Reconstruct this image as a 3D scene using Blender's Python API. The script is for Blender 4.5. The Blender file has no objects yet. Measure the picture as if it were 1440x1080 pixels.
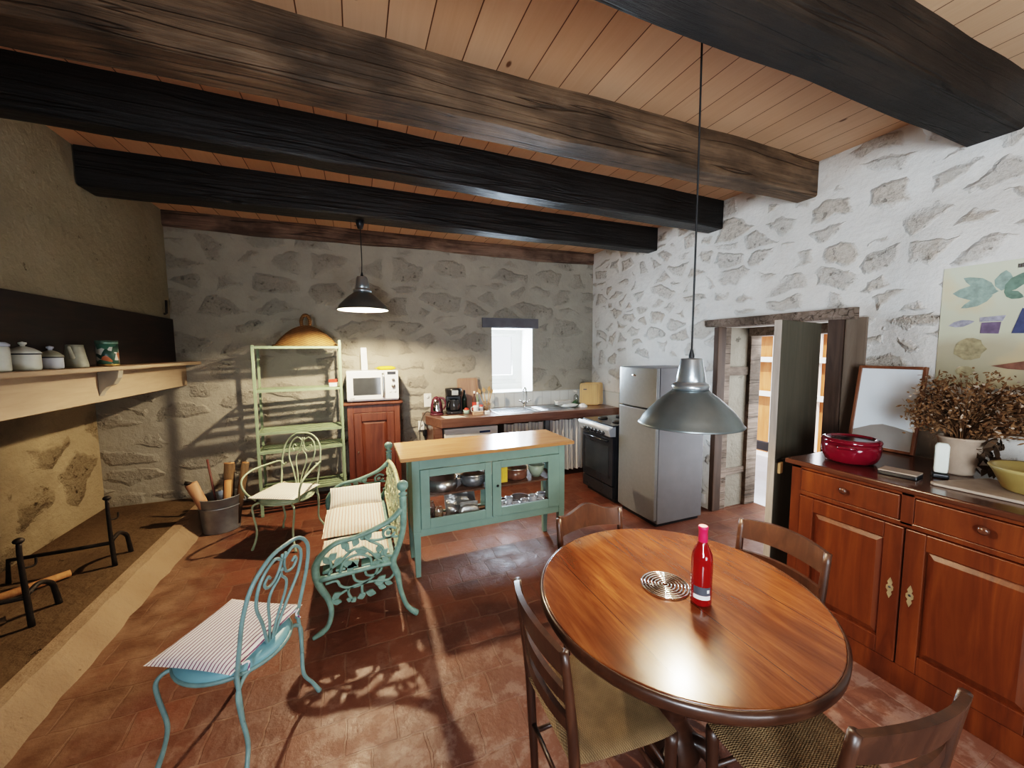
import bpy, math, random
from mathutils import Vector, Matrix
random.seed(7)
PI = math.pi
COL = bpy.context.scene.collection
D = math.radians

# ------------------------------------------------------------------ mesh builder
def catmull(pts, n=6, closed=False):
    P = [Vector(p) for p in pts]
    if len(P) < 3: return P
    out = []; m = len(P)
    for i in range(m if closed else m-1):
        if closed: p0, p1, p2, p3 = P[(i-1) % m], P[i], P[(i+1) % m], P[(i+2) % m]
        else:
            p1, p2 = P[i], P[i+1]
            p0 = P[i-1] if i > 0 else p1*2-p2
            p3 = P[i+2] if i+2 < m else p2*2-p1
        for k in range(n):
            t = k/n
            out.append(0.5*((2*p1)+(p2-p0)*t+(2*p0-5*p1+4*p2-p3)*t*t+(3*p1-p0-3*p2+p3)*t**3))
    if not closed: out.append(P[-1])
    return out

class MB:
    def __init__(s): s.v = []; s.f = []; s.sm = []
    def add(s, vs, fs, smooth=False, M=None):
        o = len(s.v)
        for v in vs:
            v = Vector(v)
            s.v.append(M @ v if M is not None else v)
        for f in fs: s.f.append([i+o for i in f]); s.sm.append(smooth)
        return s
    def bx(s, x0, x1, y0, y1, z0, z1, M=None):
        vs = [(x0,y0,z0),(x1,y0,z0),(x1,y1,z0),(x0,y1,z0),(x0,y0,z1),(x1,y0,z1),(x1,y1,z1),(x0,y1,z1)]
        return s.add(vs, [(0,3,2,1),(4,5,6,7),(0,1,5,4),(1,2,6,5),(2,3,7,6),(3,0,4,7)], False, M)
    def taper(s, c0, s0, c1, s1):      # square-section bar from c0 to c1 along z, half sizes s0 / s1
        vs = []
        for c, h in ((c0, s0), (c1, s1)):
            hx, hy = (h, h) if not isinstance(h, tuple) else h
            vs += [(c[0]-hx,c[1]-hy,c[2]),(c[0]+hx,c[1]-hy,c[2]),(c[0]+hx,c[1]+hy,c[2]),(c[0]-hx,c[1]+hy,c[2])]
        return s.add(vs, [(0,3,2,1),(4,5,6,7),(0,1,5,4),(1,2,6,5),(2,3,7,6),(3,0,4,7)])
    def tube(s, pts, r, n=8, closed=False, smooth=6, flat=1.0, up=None):
        P = catmull(pts, smooth, closed) if smooth > 1 else [Vector(p) for p in pts]
        m = len(P)
        R = r if isinstance(r, (list, tuple)) else [r]
        def rad(i):
            t = i/(m-1)*(len(R)-1); a = int(min(t, len(R)-2)) if len(R) > 1 else 0
            return R[0] if len(R) == 1 else R[a]+(R[a+1]-R[a])*(t-a)
        T = []
        for i in range(m):
            a = P[(i-1) % m] if (closed or i > 0) else P[i]
            b = P[(i+1) % m] if (closed or i < m-1) else P[i]
            d = b-a
            T.append(d.normalized() if d.length > 1e-9 else Vector((0,0,1)))
        nrm = Vector(up) if up else (Vector((0,0,1)) if abs(T[0].z) < .9 else Vector((1,0,0)))
        nrm = (nrm-T[0]*nrm.dot(T[0])).normalized()
        vs = []; fs = []
        for i in range(m):
            nrm = nrm-T[i]*nrm.dot(T[i])
            nrm = nrm.normalized() if nrm.length > 1e-6 else T[i].orthogonal().normalized()
            b = T[i].cross(nrm); q = rad(i)
            for k in range(n):
                a = 2*PI*k/n
                vs.append(P[i]+nrm*math.cos(a)*q*flat+b*math.sin(a)*q)
        rng = m if closed else m-1
        for i in range(rng):
            j = (i+1) % m
            for k in range(n):
                l = (k+1) % n
                fs.append((i*n+k, i*n+l, j*n+l, j*n+k))
        if not closed:
            fs.append(tuple(range(n))[::-1]); fs.append(tuple((m-1)*n+k for k in range(n)))
        return s.add(vs, fs, True)
    def lathe(s, prof, n=32, c=(0,0,0), M=None, a0=0, a1=2*PI, smooth=True):
        full = abs(a1-a0-2*PI) < 1e-6
        vs = []; fs = []; m = len(prof); cnt = n if full else n+1
        for k in range(cnt):
            a = a0+(a1-a0)*k/n
            for r, z in prof: vs.append((c[0]+max(r, 1e-5)*math.cos(a), c[1]+max(r, 1e-5)*math.sin(a), c[2]+z))
        for k in range(n):
            l = (k+1) % cnt
            for i in range(m-1): fs.append((k*m+i, l*m+i, l*m+i+1, k*m+i+1))
        return s.add(vs, fs, smooth, M)
    def prism(s, poly, axis, d0, d1, smooth=False):
        n = len(poly); vs = []
        for d in (d0, d1):
            for a, b in poly:
                vs.append({'x': (d,a,b), 'y': (a,d,b), 'z': (a,b,d)}[axis])
        fs = [tuple(range(n))[::-1], tuple(range(n, 2*n))]+[(i, (i+1) % n, n+(i+1) % n, n+i) for i in range(n)]
        return s.add(vs, fs, smooth)
    def ball(s, c, r, n=14, sz=1.0):
        return s.lathe([(r*math.sin(PI*i/n), -r*sz*math.cos(PI*i/n)) for i in range(n+1)], n+4, c)
    def grid(s, fn, nu, nv, smooth=True, M=None, flip=False):
        vs = [fn(i/nu, j/nv) for i in range(nu+1) for j in range(nv+1)]
        fs = []
        for i in range(nu):
            for j in range(nv):
                a = i*(nv+1)+j; q = (a, a+nv+1, a+nv+2, a+1)
                fs.append(q[::-1] if flip else q)
        return s.add(vs, fs, smooth, M)
    def pillow(s, w, d, h, n=14, M=None, pinch=.06):
        def f(sg):
            def g(u, v):
                a, b = 2*u-1, 2*v-1
                k = 1-pinch*(1-(a*b)**2)*(abs(a)**3 if abs(a) > abs(b) else abs(b)**3)*.6
                z = sg*h/2*max(0, (1-a**4)*(1-b**4))**.5
                return (a*w/2*k, b*d/2*k, z+h/2)
            return g
        s.grid(f(1), n, n, True, M); s.grid(f(-1), n, n, True, M, True)
        return s
    def leaf(s, base, tip, wd, nrm, t=.004):
        b, e = Vector(base), Vector(tip); d = e-b; nn = Vector(nrm).normalized(); sd = d.cross(nn).normalized()
        pts = [b, b+d*.3+sd*wd*.8, b+d*.55+sd*wd, b+d*.8+sd*wd*.5, e, b+d*.8-sd*wd*.5, b+d*.55-sd*wd, b+d*.3-sd*wd*.8]
        vs = [p+nn*t for p in pts]+[p-nn*t for p in pts]; n = 8
        fs = [tuple(range(n)), tuple(range(n, 2*n))[::-1]]+[(i, n+i, n+(i+1) % n, (i+1) % n) for i in range(n)]
        return s.add(vs, fs)

def build(name, mb, mat, parent=None, bevel=0.0, seg=2, label=None, subd=0):
    me = bpy.data.meshes.new(name)
    me.from_pydata([tuple(v) for v in mb.v], [], mb.f)
    me.polygons.foreach_set('use_smooth', mb.sm)
    me.materials.append(mat); me.update()
    import bmesh
    bm = bmesh.new(); bm.from_mesh(me)
    bmesh.ops.recalc_face_normals(bm, faces=bm.faces); bm.to_mesh(me); bm.free()
    o = bpy.data.objects.new(name, me); COL.objects.link(o)
    if parent: o.parent = parent
    if bevel:
        m = o.modifiers.new('bevel', 'BEVEL'); m.width = bevel; m.segments = seg; m.limit_method = 'ANGLE'; m.angle_limit = D(40)
    if label: o['label'] = label
    return o

def thing(name, label, cat, loc=(0,0,0), rotz=0, group=None):
    o = bpy.data.objects.new(name, None); COL.objects.link(o)
    o.empty_display_size = .05
    o.location = loc; o.rotation_euler = (0,0,rotz); o['label'] = label; o['category'] = cat
    if group: o['group'] = group
    return o
def tag(o, label, cat, group=None, kind=None):
    o['label'] = label; o['category'] = cat
    if group: o['group'] = group
    if kind: o['kind'] = kind
    return o
def struct(name, mb, mat, parent=None, bevel=0):
    o = build(name, mb, mat, parent, bevel)
    if not parent: o['kind'] = 'structure'
    return o
def dup(root, loc, rotz, label=None):
    r = root.copy(); COL.objects.link(r); r.location = loc; r.rotation_euler = (0,0,rotz)
    if label: r['label'] = label
    for ch in list(root.children):
        c = ch.copy(); COL.objects.link(c); c.parent = r
        for g in ch.children:
            d = g.copy(); COL.objects.link(d); d.parent = c
    return r

# ------------------------------------------------------------------ materials
class NT:
    def __init__(s, name):
        s.m = bpy.data.materials.new(name); s.m.use_nodes = True
        s.t = s.m.node_tree; s.b = s.t.nodes['Principled BSDF']
        s.tc = s.n('ShaderNodeTexCoord')
    def n(s, typ, **k):
        o = s.t.nodes.new(typ)
        for a, b in k.items(): setattr(o, a, b)
        return o
    def l(s, a, b): s.t.links.new(a, b)
    def set(s, node, **k):
        for a, b in k.items():
            node.inputs[a.replace('_', ' ')].default_value = b
        return node
    def coord(s, scale=(1,1,1), src='Object', rot=(0,0,0)):
        m = s.n('ShaderNodeMapping'); m.inputs['Scale'].default_value = scale; m.inputs['Rotation'].default_value = rot
        s.l(s.tc.outputs[src], m.inputs['Vector']); return m.outputs['Vector']
    def noise(s, vec, scale, detail=4, rough=.55, dist=0):
        o = s.n('ShaderNodeTexNoise'); s.l(vec, o.inputs['Vector'])
        s.set(o, Scale=scale, Detail=detail, Roughness=rough, Distortion=dist); return o.outputs['Fac']
    def ramp(s, fac, stops, interp='LINEAR'):
        o = s.n('ShaderNodeValToRGB'); o.color_ramp.interpolation = interp; e = o.color_ramp.elements
        while len(e) < len(stops): e.new(.5)
        for i, (p, c) in enumerate(stops):
            e[i].position = p; e[i].color = (*c, 1) if not isinstance(c, (int, float)) else (c, c, c, 1)
        s.l(fac, o.inputs['Fac']); return o.outputs['Color']
    def mix(s, fac, a, b, mode='MIX'):
        o = s.n('ShaderNodeMix', data_type='RGBA', blend_type=mode)
        for sock, v in ((o.inputs[0], fac), (o.inputs[6], a), (o.inputs[7], b)):
            if hasattr(v, 'is_output'): s.l(v, sock)
            elif isinstance(v, (int, float)): sock.default_value = v
            else: sock.default_value = (*v, 1)
        return o.outputs[2]
    def math(s, op, a, b=0, clamp=False):
        o = s.n('ShaderNodeMath', operation=op, use_clamp=clamp)
        for sock, v in ((o.inputs[0], a), (o.inputs[1], b)):
            if hasattr(v, 'is_output'): s.l(v, sock)
            else: sock.default_value = v
        return o.outputs[0]
    def bump(s, h, strength=.3, dist=.02):
        o = s.n('ShaderNodeBump'); s.set(o, Strength=strength, Distance=dist)
        s.l(h, o.inputs['Height']); s.l(o.outputs['Normal'], s.b.inputs['Normal'])
    def color(s, c):
        if hasattr(c, 'is_output'): s.l(c, s.b.inputs['Base Color'])
        else: s.b.inputs['Base Color'].default_value = (*c, 1)
    def fin(s, **k):
        s.set(s.b, **k); return s.m

def plain(name, c, rough=.5, metal=0, var=.12, scale=8, bump=0, bscale=60, coat=0, **k):
    t = NT(name); v = t.coord()
    f = t.noise(v, scale, 5)
    a = tuple(x*(1-var) for x in c); b = tuple(min(1, x*(1+var)) for x in c)
    t.color(t.ramp(f, [(.3, a), (.7, b)]))
    if bump: t.bump(t.noise(v, bscale, 3), bump, .01)
    return t.fin(Roughness=rough, Metallic=metal, Coat_Weight=coat, **k)

def wood(name, dark, mid, light, axis='x', scale=1.0, rough=.45, bump=.15, coat=0, patch=.5, seam=0):
    t = NT(name)
    st = {'x': (.9, 9, 9), 'y': (9, .9, 9), 'z': (9, 9, .9)}[axis]
    v = t.coord(tuple(q*scale for q in st))
    g = t.noise(v, 2.2, 7, .62, 1.2)
    v2 = t.coord(tuple(q*scale for q in {'x': (1, 3, 3), 'y': (3, 1, 3), 'z': (3, 3, 1)}[axis]))
    p = t.noise(v2, 1.3, 3, .5)
    c = t.ramp(g, [(.28, dark), (.5, mid), (.72, light)])
    c = t.mix(t.math('MULTIPLY', t.ramp(p, [(.35, 1.0), (.65, 0.0)]), patch), c, tuple(q*.75 for q in dark))
    if seam:
        sp = t.n('ShaderNodeSeparateXYZ'); t.l(t.tc.outputs['Object'], sp.inputs[0])
        fr_ = t.math('FRACT', t.math('DIVIDE', t.math('ADD', sp.outputs[0], 10*seam-.30), seam))
        c = t.mix(t.math('MULTIPLY', t.math('LESS_THAN', fr_, .009), .75), c, tuple(q*.3 for q in dark))
    t.color(c); t.bump(g, bump, .01)
    return t.fin(Roughness=rough, Coat_Weight=coat, Coat_Roughness=.13)

def stripes(name, base, line, period=.02, duty=.25, axis=0, rough=.9, line2=None):
    t = NT(name); sp = t.n('ShaderNodeSeparateXYZ'); t.l(t.tc.outputs['Object'], sp.inputs[0])
    nz = t.noise(t.coord(), 14, 2)
    x = t.math('ADD', sp.outputs[axis], t.math('MULTIPLY', nz, .006))
    f = t.math('FRACT', t.math('DIVIDE', x, period))
    m = t.math('LESS_THAN', f, duty)
    t.color(t.mix(m, base, line))
    t.bump(t.noise(t.coord(), 40, 3), .15, .01)
    return t.fin(Roughness=rough, Sheen_Weight=.2)

def planes(t, ax):        # 2D wall coordinates
    sp = t.n('ShaderNodeSeparateXYZ'); t.l(t.tc.outputs['Object'], sp.inputs[0])
    c = t.n('ShaderNodeCombineXYZ'); t.l(sp.outputs[ax], c.inputs[0]); t.l(sp.outputs[2], c.inputs[1])
    return c.outputs[0], sp

def distort(t, v, scale, amt):
    n = t.n('ShaderNodeTexNoise'); t.l(v, n.inputs['Vector']); t.set(n, Scale=scale, Detail=3)
    a = t.n('ShaderNodeVectorMath', operation='SUBTRACT'); t.l(n.outputs['Color'], a.inputs[0]); a.inputs[1].default_value = (.5,.5,.5)
    b = t.n('ShaderNodeVectorMath', operation='SCALE'); t.l(a.outputs[0], b.inputs[0]); b.inputs['Scale'].default_value = amt
    c = t.n('ShaderNodeVectorMath', operation='ADD'); t.l(v, c.inputs[0]); t.l(b.outputs[0], c.inputs[1])
    return c.outputs[0]

def rubble(name, ax, mortar, s1, s2, cell=(3.0, 5.2), thr=.12, amt=.7, strength=.8, pits=.7, wob=.25, speck=.7):
    t = NT(name); v2, sp = planes(t, ax)
    v = distort(t, v2, 1.7, wob); v = distort(t, v, 9, .05); v = distort(t, v, 30, .02)
    mp = t.n('ShaderNodeMapping'); mp.inputs['Scale'].default_value = (cell[0], cell[1], 1); t.l(v, mp.inputs['Vector'])
    vo = t.n('ShaderNodeTexVoronoi', feature='DISTANCE_TO_EDGE'); t.l(mp.outputs[0], vo.inputs['Vector']); t.set(vo, Scale=1.0, Randomness=.8)
    vc = t.n('ShaderNodeTexVoronoi', feature='F1'); t.l(mp.outputs[0], vc.inputs['Vector']); t.set(vc, Scale=1.0, Randomness=.8)
    rnd = t.n('ShaderNodeSeparateColor'); t.l(vc.outputs['Color'], rnd.inputs[0])
    fine = t.noise(v2, 22, 7, .7); rn = t.noise(v2, 4.5, 6, .62); big = t.noise(v2, 1.1, 3, .5)
    e = t.math('SUBTRACT', vo.outputs['Distance'], t.math('MULTIPLY', t.math('SUBTRACT', rn, .5), .35))
    e = t.math('SUBTRACT', e, t.math('MULTIPLY', rnd.outputs[0], .16))
    mask = t.ramp(e, [(thr-.03, 0.0), (thr+.06, 1.0)])
    rim = t.ramp(e, [(thr-.05, 0.0), (thr, 1.0), (thr+.05, 0.0)])
    rim = t.math('MULTIPLY', rim, t.ramp(t.noise(v2, 3.0, 3), [(.42, .15), (.62, 1.0)]))
    pit = t.ramp(t.noise(v2, 13, 5, .62), [(.33, 1.0), (.40, 0.0)])
    stone = t.mix(t.ramp(fine, [(.35, 0.0), (.65, 1.0)]), s1, s2)
    mort = t.mix(t.ramp(rn, [(.3, 0.0), (.7, 1.0)]), tuple(q*.86 for q in mortar), mortar)
    c = t.mix(t.math('MULTIPLY', t.math('MULTIPLY', mask, amt), t.ramp(rnd.outputs[2], [(.1, .3), (.8, 1.0)])), mort, stone)
    spk = t.ramp(t.noise(distort(t, v2, 15, .03), 34, 6, .72), [(.40, 1.0), (.50, 0.0)])
    lump = t.ramp(t.noise(v2, 7, 4, .6), [(.40, .1), (.60, 1.0)])
    c = t.mix(t.math('MULTIPLY', t.math('MULTIPLY', mask, spk), t.math('MULTIPLY', lump, speck)), c, tuple(q*.42 for q in s1))
    c = t.mix(t.math('MULTIPLY', pit, t.math('MULTIPLY', t.math('ADD', mask, .15, True), pits)), c, tuple(q*.25 for q in s1))
    c = t.mix(t.math('MULTIPLY', t.ramp(big, [(.35, 1.0), (.65, 0.0)]), .25), c, tuple(q*.85 for q in s1))
    t.color(c)
    h = t.math('ADD', t.math('MULTIPLY', mask, .25), t.math('MULTIPLY', t.math('MULTIPLY', fine, mask), .8))
    h = t.math('ADD', h, t.math('MULTIPLY', fine, .22))
    h = t.math('ADD', h, t.math('MULTIPLY', rn, .6))
    h = t.math('SUBTRACT', h, t.math('MULTIPLY', pit, t.math('MULTIPLY', mask, .8)))
    t.bump(h, strength, .05)
    return t.fin(Roughness=.95, Specular_IOR_Level=.15)

def ashlar(name, ax, mortar, s1, s2, bw=.52, rh=.27):
    t = NT(name); v2, sp = planes(t, ax)
    v = distort(t, v2, 2.0, .10); v = distort(t, v, 10, .03)
    br = t.n('ShaderNodeTexBrick'); t.l(v, br.inputs['Vector'])
    t.set(br, Scale=1.0, Mortar_Size=.022, Mortar_Smooth=.6, Brick_Width=bw, Row_Height=rh, Bias=0.0)
    br.inputs['Color1'].default_value = (*s1, 1); br.inputs['Color2'].default_value = (*s2, 1); br.inputs['Mortar'].default_value = (*mortar, 1)
    rn = t.noise(v2, 3.5, 6, .62); fine = t.noise(v2, 22, 6, .65)
    fade = t.ramp(t.noise(v2, 1.3, 3), [(.35, 0.1), (.62, 0.75)])
    c = t.mix(fade, t.mix(rn, mortar, tuple(q*.8 for q in mortar)), br.outputs['Color'])
    c = t.mix(t.math('MULTIPLY', fine, .35), c, s2, 'MULTIPLY')
    pit = t.ramp(t.noise(v2, 9, 5, .65), [(.30, 1.0), (.345, 0.0)])
    c = t.mix(t.math('MULTIPLY', pit, .7), c, (.07, .06, .045))
    t.color(c)
    h = t.math('ADD', t.math('MULTIPLY', br.outputs['Fac'], -.28), t.math('MULTIPLY', fine, .55))
    h = t.math('ADD', h, t.math('MULTIPLY', rn, .7)); h = t.math('SUBTRACT', h, t.math('MULTIPLY', pit, .5))
    t.bump(h, .6, .045)
    return t.fin(Roughness=.95, Specular_IOR_Level=.15)

def plaster(name, c1, c2, c3=None, strength=.4):
    t = NT(name); v = t.coord()
    a = t.noise(v, 2.0, 6, .6); b = t.noise(v, 16, 6, .65)
    c = t.mix(t.ramp(a, [(.3, 0.0), (.7, 1.0)]), c1, c2)
    pit = t.ramp(t.noise(v, 7, 5, .65), [(.29, 1.0), (.34, 0.0)])
    c = t.mix(t.math('MULTIPLY', pit, .75), c, c3 or tuple(q*.3 for q in c1))
    c = t.mix(t.math('MULTIPLY', b, .3), c, tuple(q*.6 for q in c1))
    t.color(c); t.bump(t.math('ADD', t.math('ADD', a, t.math('MULTIPLY', b, .5)), t.math('MULTIPLY', pit, -.4)), strength, .05)
    return t.fin(Roughness=.95, Specular_IOR_Level=.1)

def floor_mat():
    t = NT('terracotta_tiles'); v0 = t.coord()
    v = distort(t, v0, 1.6, .09); v = distort(t, v, 11, .022)
    br = t.n('ShaderNodeTexBrick'); t.l(v, br.inputs['Vector'])
    t.set(br, Scale=1.0, Mortar_Size=.006, Mortar_Smooth=.3, Brick_Width=.225, Row_Height=.205, Bias=-.1)
    br.inputs['Color1'].default_value = (.17, .062, .034, 1); br.inputs['Color2'].default_value = (.07, .027, .017, 1)
    br.inputs['Mortar'].default_value = (.17, .092, .06, 1)
    n1 = t.noise(v0, 2.2, 6, .6); n2 = t.noise(v0, 26, 5, .6); n3 = t.noise(v0, 5.5, 6, .65)
    c = t.mix(t.ramp(n1, [(.35, 0.0), (.7, .65)]), br.outputs['Color'], (.20, .088, .053))
    c = t.mix(t.math('MULTIPLY', n2, .45), c, (.45, .30, .22), 'MULTIPLY')
    sp = t.n('ShaderNodeSeparateXYZ'); t.l(t.tc.outputs['Object'], sp.inputs[0])
    near = t.ramp(t.math('ADD', t.math('MULTIPLY', sp.outputs[1], -.28), 1.0), [(.30, 0.0), (.62, 1.0)])      # worn, chalky tiles by the hearth end
    worn = t.ramp(t.noise(v0, 7.5, 7, .7), [(.50, 0.0), (.58, 1.0)])
    c = t.mix(t.math('MULTIPLY', near, .45), c, (.26, .125, .09))
    c = t.mix(t.math('MULTIPLY', t.math('MULTIPLY', worn, near), .42), c, (.40, .28, .23))
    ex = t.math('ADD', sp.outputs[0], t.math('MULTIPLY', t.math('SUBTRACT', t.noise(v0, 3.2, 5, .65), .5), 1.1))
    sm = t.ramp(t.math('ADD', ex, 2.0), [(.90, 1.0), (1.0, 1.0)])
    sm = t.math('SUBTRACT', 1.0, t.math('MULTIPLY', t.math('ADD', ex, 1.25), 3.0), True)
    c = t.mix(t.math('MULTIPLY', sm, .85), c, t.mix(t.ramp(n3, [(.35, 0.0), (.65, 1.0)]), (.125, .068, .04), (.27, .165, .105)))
    t.color(c)
    h = t.math('ADD', t.math('MULTIPLY', br.outputs['Fac'], -.5), t.math('ADD', t.math('MULTIPLY', n1, .9), t.math('MULTIPLY', n3, .5)))
    h = t.math('ADD', h, t.math('MULTIPLY', n2, .12))
    t.bump(h, .55, .03)
    r = t.ramp(n3, [(.3, .34), (.7, .62)]); t.l(r, t.b.inputs['Roughness'])
    return t.fin(Specular_IOR_Level=.45)

def ceiling_mat():
    t = NT('pine_ceiling_boards'); v0 = t.coord()
    sw = t.coord((1, 1, 1), rot=(0, 0, PI/2))
    br = t.n('ShaderNodeTexBrick'); t.l(sw, br.inputs['Vector'])
    t.set(br, Scale=1.0, Mortar_Size=.003, Mortar_Smooth=.1, Brick_Width=6.0, Row_Height=.185, Bias=0.0)
    br.offset = .37
    br.inputs['Color1'].default_value = (.74, .51, .34, 1); br.inputs['Color2'].default_value = (.63, .41, .26, 1)
    br.inputs['Mortar'].default_value = (.14, .07, .035, 1)
    g = t.noise(t.coord((14, .7, 1)), 2.5, 6, .6, 1.0)
    c = t.mix(t.math('MULTIPLY', g, .40), br.outputs['Color'], (.62, .45, .32), 'MULTIPLY')
    kn = t.n('ShaderNodeTexVoronoi', feature='F1'); t.l(t.coord((2.6, 1.35, 1)), kn.inputs['Vector']); t.set(kn, Scale=1.5)
    k = t.ramp(kn.outputs['Distance'], [(.035, 1.0), (.06, 0.0)])
    c = t.mix(t.math('MULTIPLY', k, .85), c, (.10, .035, .012))
    t.color(c); t.bump(t.math('MULTIPLY', br.outputs['Fac'], -1), .3, .01)
    return t.fin(Roughness=.55)

def beam_mat(name, c1, c2, c3, spec=.5, rough=.5):
    t = NT(name)
    g = t.noise(t.coord((.55, 11, 11)), 2.4, 8, .66, .35)
    p = t.noise(t.coord((.9, 1.5, 1.5)), 2.1, 4, .6)
    cr = t.ramp(t.noise(t.coord((.25, 9, 9)), 1.3, 2, .4, .2), [(.485, 0.0), (.5, 1.0), (.515, 0.0)])
    c = t.ramp(g, [(.3, c1), (.55, c2), (.8, c3)])
    c = t.mix(t.ramp(p, [(.38, .85), (.58, 0.0)]), c, tuple(q*.55 for q in c1))
    c = t.mix(t.math('MULTIPLY', cr, .7), c, tuple(q*.25 for q in c1))
    t.color(c); t.bump(t.math('ADD', t.math('ADD', g, t.math('MULTIPLY', p, .8)), t.math('MULTIPLY', cr, -.5)), .7, .03)
    return t.fin(Roughness=rough, Specular_IOR_Level=spec)

def glass_pane(name, tint=(1,1,1), gloss=.10):
    t = NT(name); nt = t.t
    tr = t.n('ShaderNodeBsdfTransparent'); tr.inputs[0].default_value = (*tint, 1)
    gl = t.n('ShaderNodeBsdfGlossy'); gl.inputs['Roughness'].default_value = .03
    lw = t.n('ShaderNodeLayerWeight'); lw.inputs[0].default_value = .25
    mx = t.n('ShaderNodeMixShader'); f = t.math('ADD', t.math('MULTIPLY', lw.outputs['Fresnel'], .7), gloss*.4, True)
    t.l(f, mx.inputs[0]); t.l(tr.outputs[0], mx.inputs[1]); t.l(gl.outputs[0], mx.inputs[2])
    t.l(mx.outputs[0], nt.nodes['Material Output'].inputs['Surface']); return t.m

def weave(name, c1, c2, period=.018, rough=.8, ax=(0, 2)):
    t = NT(name); sp = t.n('ShaderNodeSeparateXYZ'); t.l(t.tc.outputs['Object'], sp.inputs[0])
    a = t.math('SINE', t.math('MULTIPLY', sp.outputs[ax[0]], 2*PI/period/2.4)); b = t.math('SINE', t.math('MULTIPLY', sp.outputs[ax[1]], 2*PI/period))
    w = t.math('ADD', t.math('MULTIPLY', t.math('MULTIPLY', a, b), .5), .5)
    n = t.noise(t.coord(), 9, 4)
    c = t.mix(w, c1, c2); c = t.mix(t.ramp(n, [(.35, .5), (.65, 0.0)]), c, tuple(q*.5 for q in c1))
    t.color(c); t.bump(w, .5, .006); return t.fin(Roughness=rough)

def emit(name, c, s):
    t = NT(name); t.color(c)
    return t.fin(Emission_Color=(*c, 1), Emission_Strength=s)

M = {}
M['floor'] = floor_mat(); M['ceil'] = ceiling_mat()
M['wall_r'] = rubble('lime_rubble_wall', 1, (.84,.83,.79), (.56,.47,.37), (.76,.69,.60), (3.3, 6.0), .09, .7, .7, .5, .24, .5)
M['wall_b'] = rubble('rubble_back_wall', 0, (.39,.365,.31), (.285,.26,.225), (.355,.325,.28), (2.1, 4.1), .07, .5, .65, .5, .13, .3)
M['hood'] = plaster('old_beige_plaster', (.29,.26,.19), (.36,.325,.245), (.07,.055,.035), .5)
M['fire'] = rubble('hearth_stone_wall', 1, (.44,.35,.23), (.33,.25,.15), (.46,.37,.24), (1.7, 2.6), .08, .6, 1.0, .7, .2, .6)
def soot_shade(m):  # soot brown plus painted shade: fireback fades dark towards its near end
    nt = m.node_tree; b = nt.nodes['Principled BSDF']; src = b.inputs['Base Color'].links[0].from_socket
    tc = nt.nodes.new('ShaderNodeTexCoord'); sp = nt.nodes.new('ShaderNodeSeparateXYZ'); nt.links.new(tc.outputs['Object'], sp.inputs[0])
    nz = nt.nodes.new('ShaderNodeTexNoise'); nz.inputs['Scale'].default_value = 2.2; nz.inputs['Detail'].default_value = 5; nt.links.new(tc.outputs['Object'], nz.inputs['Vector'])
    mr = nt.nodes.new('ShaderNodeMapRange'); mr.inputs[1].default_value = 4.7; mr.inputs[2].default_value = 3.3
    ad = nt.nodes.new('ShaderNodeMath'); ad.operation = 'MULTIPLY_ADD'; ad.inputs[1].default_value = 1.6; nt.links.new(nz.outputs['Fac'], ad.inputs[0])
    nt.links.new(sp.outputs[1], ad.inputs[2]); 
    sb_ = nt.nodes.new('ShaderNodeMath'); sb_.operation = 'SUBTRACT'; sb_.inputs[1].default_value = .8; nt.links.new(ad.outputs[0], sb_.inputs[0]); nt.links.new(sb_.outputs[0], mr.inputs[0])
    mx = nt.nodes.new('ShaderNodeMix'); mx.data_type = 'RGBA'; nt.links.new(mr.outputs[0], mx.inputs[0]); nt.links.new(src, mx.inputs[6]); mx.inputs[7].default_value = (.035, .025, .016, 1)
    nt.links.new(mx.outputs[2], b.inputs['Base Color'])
soot_shade(M['fire'])
M['hearth'] = plaster('hearth_floor_stone', (.105,.072,.042), (.175,.122,.074), (.035,.025,.015), .6)
M['kerb'] = plaster('pale_kerb_stone', (.27,.185,.12), (.38,.275,.185), (.11,.07,.04), .6)
M['beam_brown'] = beam_mat('old_brown_oak_beam', (.075,.05,.032), (.17,.11,.068), (.27,.185,.12), .35, .6)
M['beam_black'] = beam_mat('black_oak_beam', (.010,.009,.009), (.020,.018,.017), (.036,.032,.03), .5, .38)
M['beam_dark'] = beam_mat('dark_oak_beam', (.014,.011,.009), (.03,.022,.016), (.05,.038,.028), .4, .6)
M['timber'] = beam_mat('grey_brown_timber', (.15,.10,.075), (.27,.19,.145), (.38,.28,.21), .3, .7)
M['lintel'] = beam_mat('weathered_lintel', (.16,.12,.09), (.26,.20,.16), (.36,.29,.235), .2, .8)
M['mantel'] = wood('cream_painted_mantel', (.32,.235,.165), (.36,.27,.19), (.40,.30,.21), 'y', 1, .6, .05, 0, .15)
M['board_dark'] = wood('dark_mantel_board', (.014,.009,.006), (.03,.016,.010), (.05,.026,.015), 'y', 1, .6)
M['table'] = wood('polished_table_oak', (.10,.030,.010), (.19,.064,.021), (.29,.11,.037), 'y', 1.5, .24, .02, .25, .85, .31)
M['table_edge'] = wood('dark_table_edge', (.03,.012,.006), (.05,.02,.01), (.075,.03,.014), 'x', 1, .35, .05, .2)
M['chair'] = wood('chair_walnut', (.027,.012,.007), (.05,.021,.011), (.085,.036,.018), 'z', 1, .42, .05, .08)
M['rush'] = weave('woven_rush', (.19,.115,.055), (.32,.205,.10), .007, .85, (0, 1))
M['sb'] = wood('cherry_sideboard', (.055,.013,.004), (.105,.027,.006), (.165,.047,.010), 'z', .7, .40, .04, .15, .55)
M['sb_top'] = wood('dark_sideboard_top', (.05,.02,.012), (.09,.036,.02), (.12,.05,.028), 'y', .7, .22, .04, .4)
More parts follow.
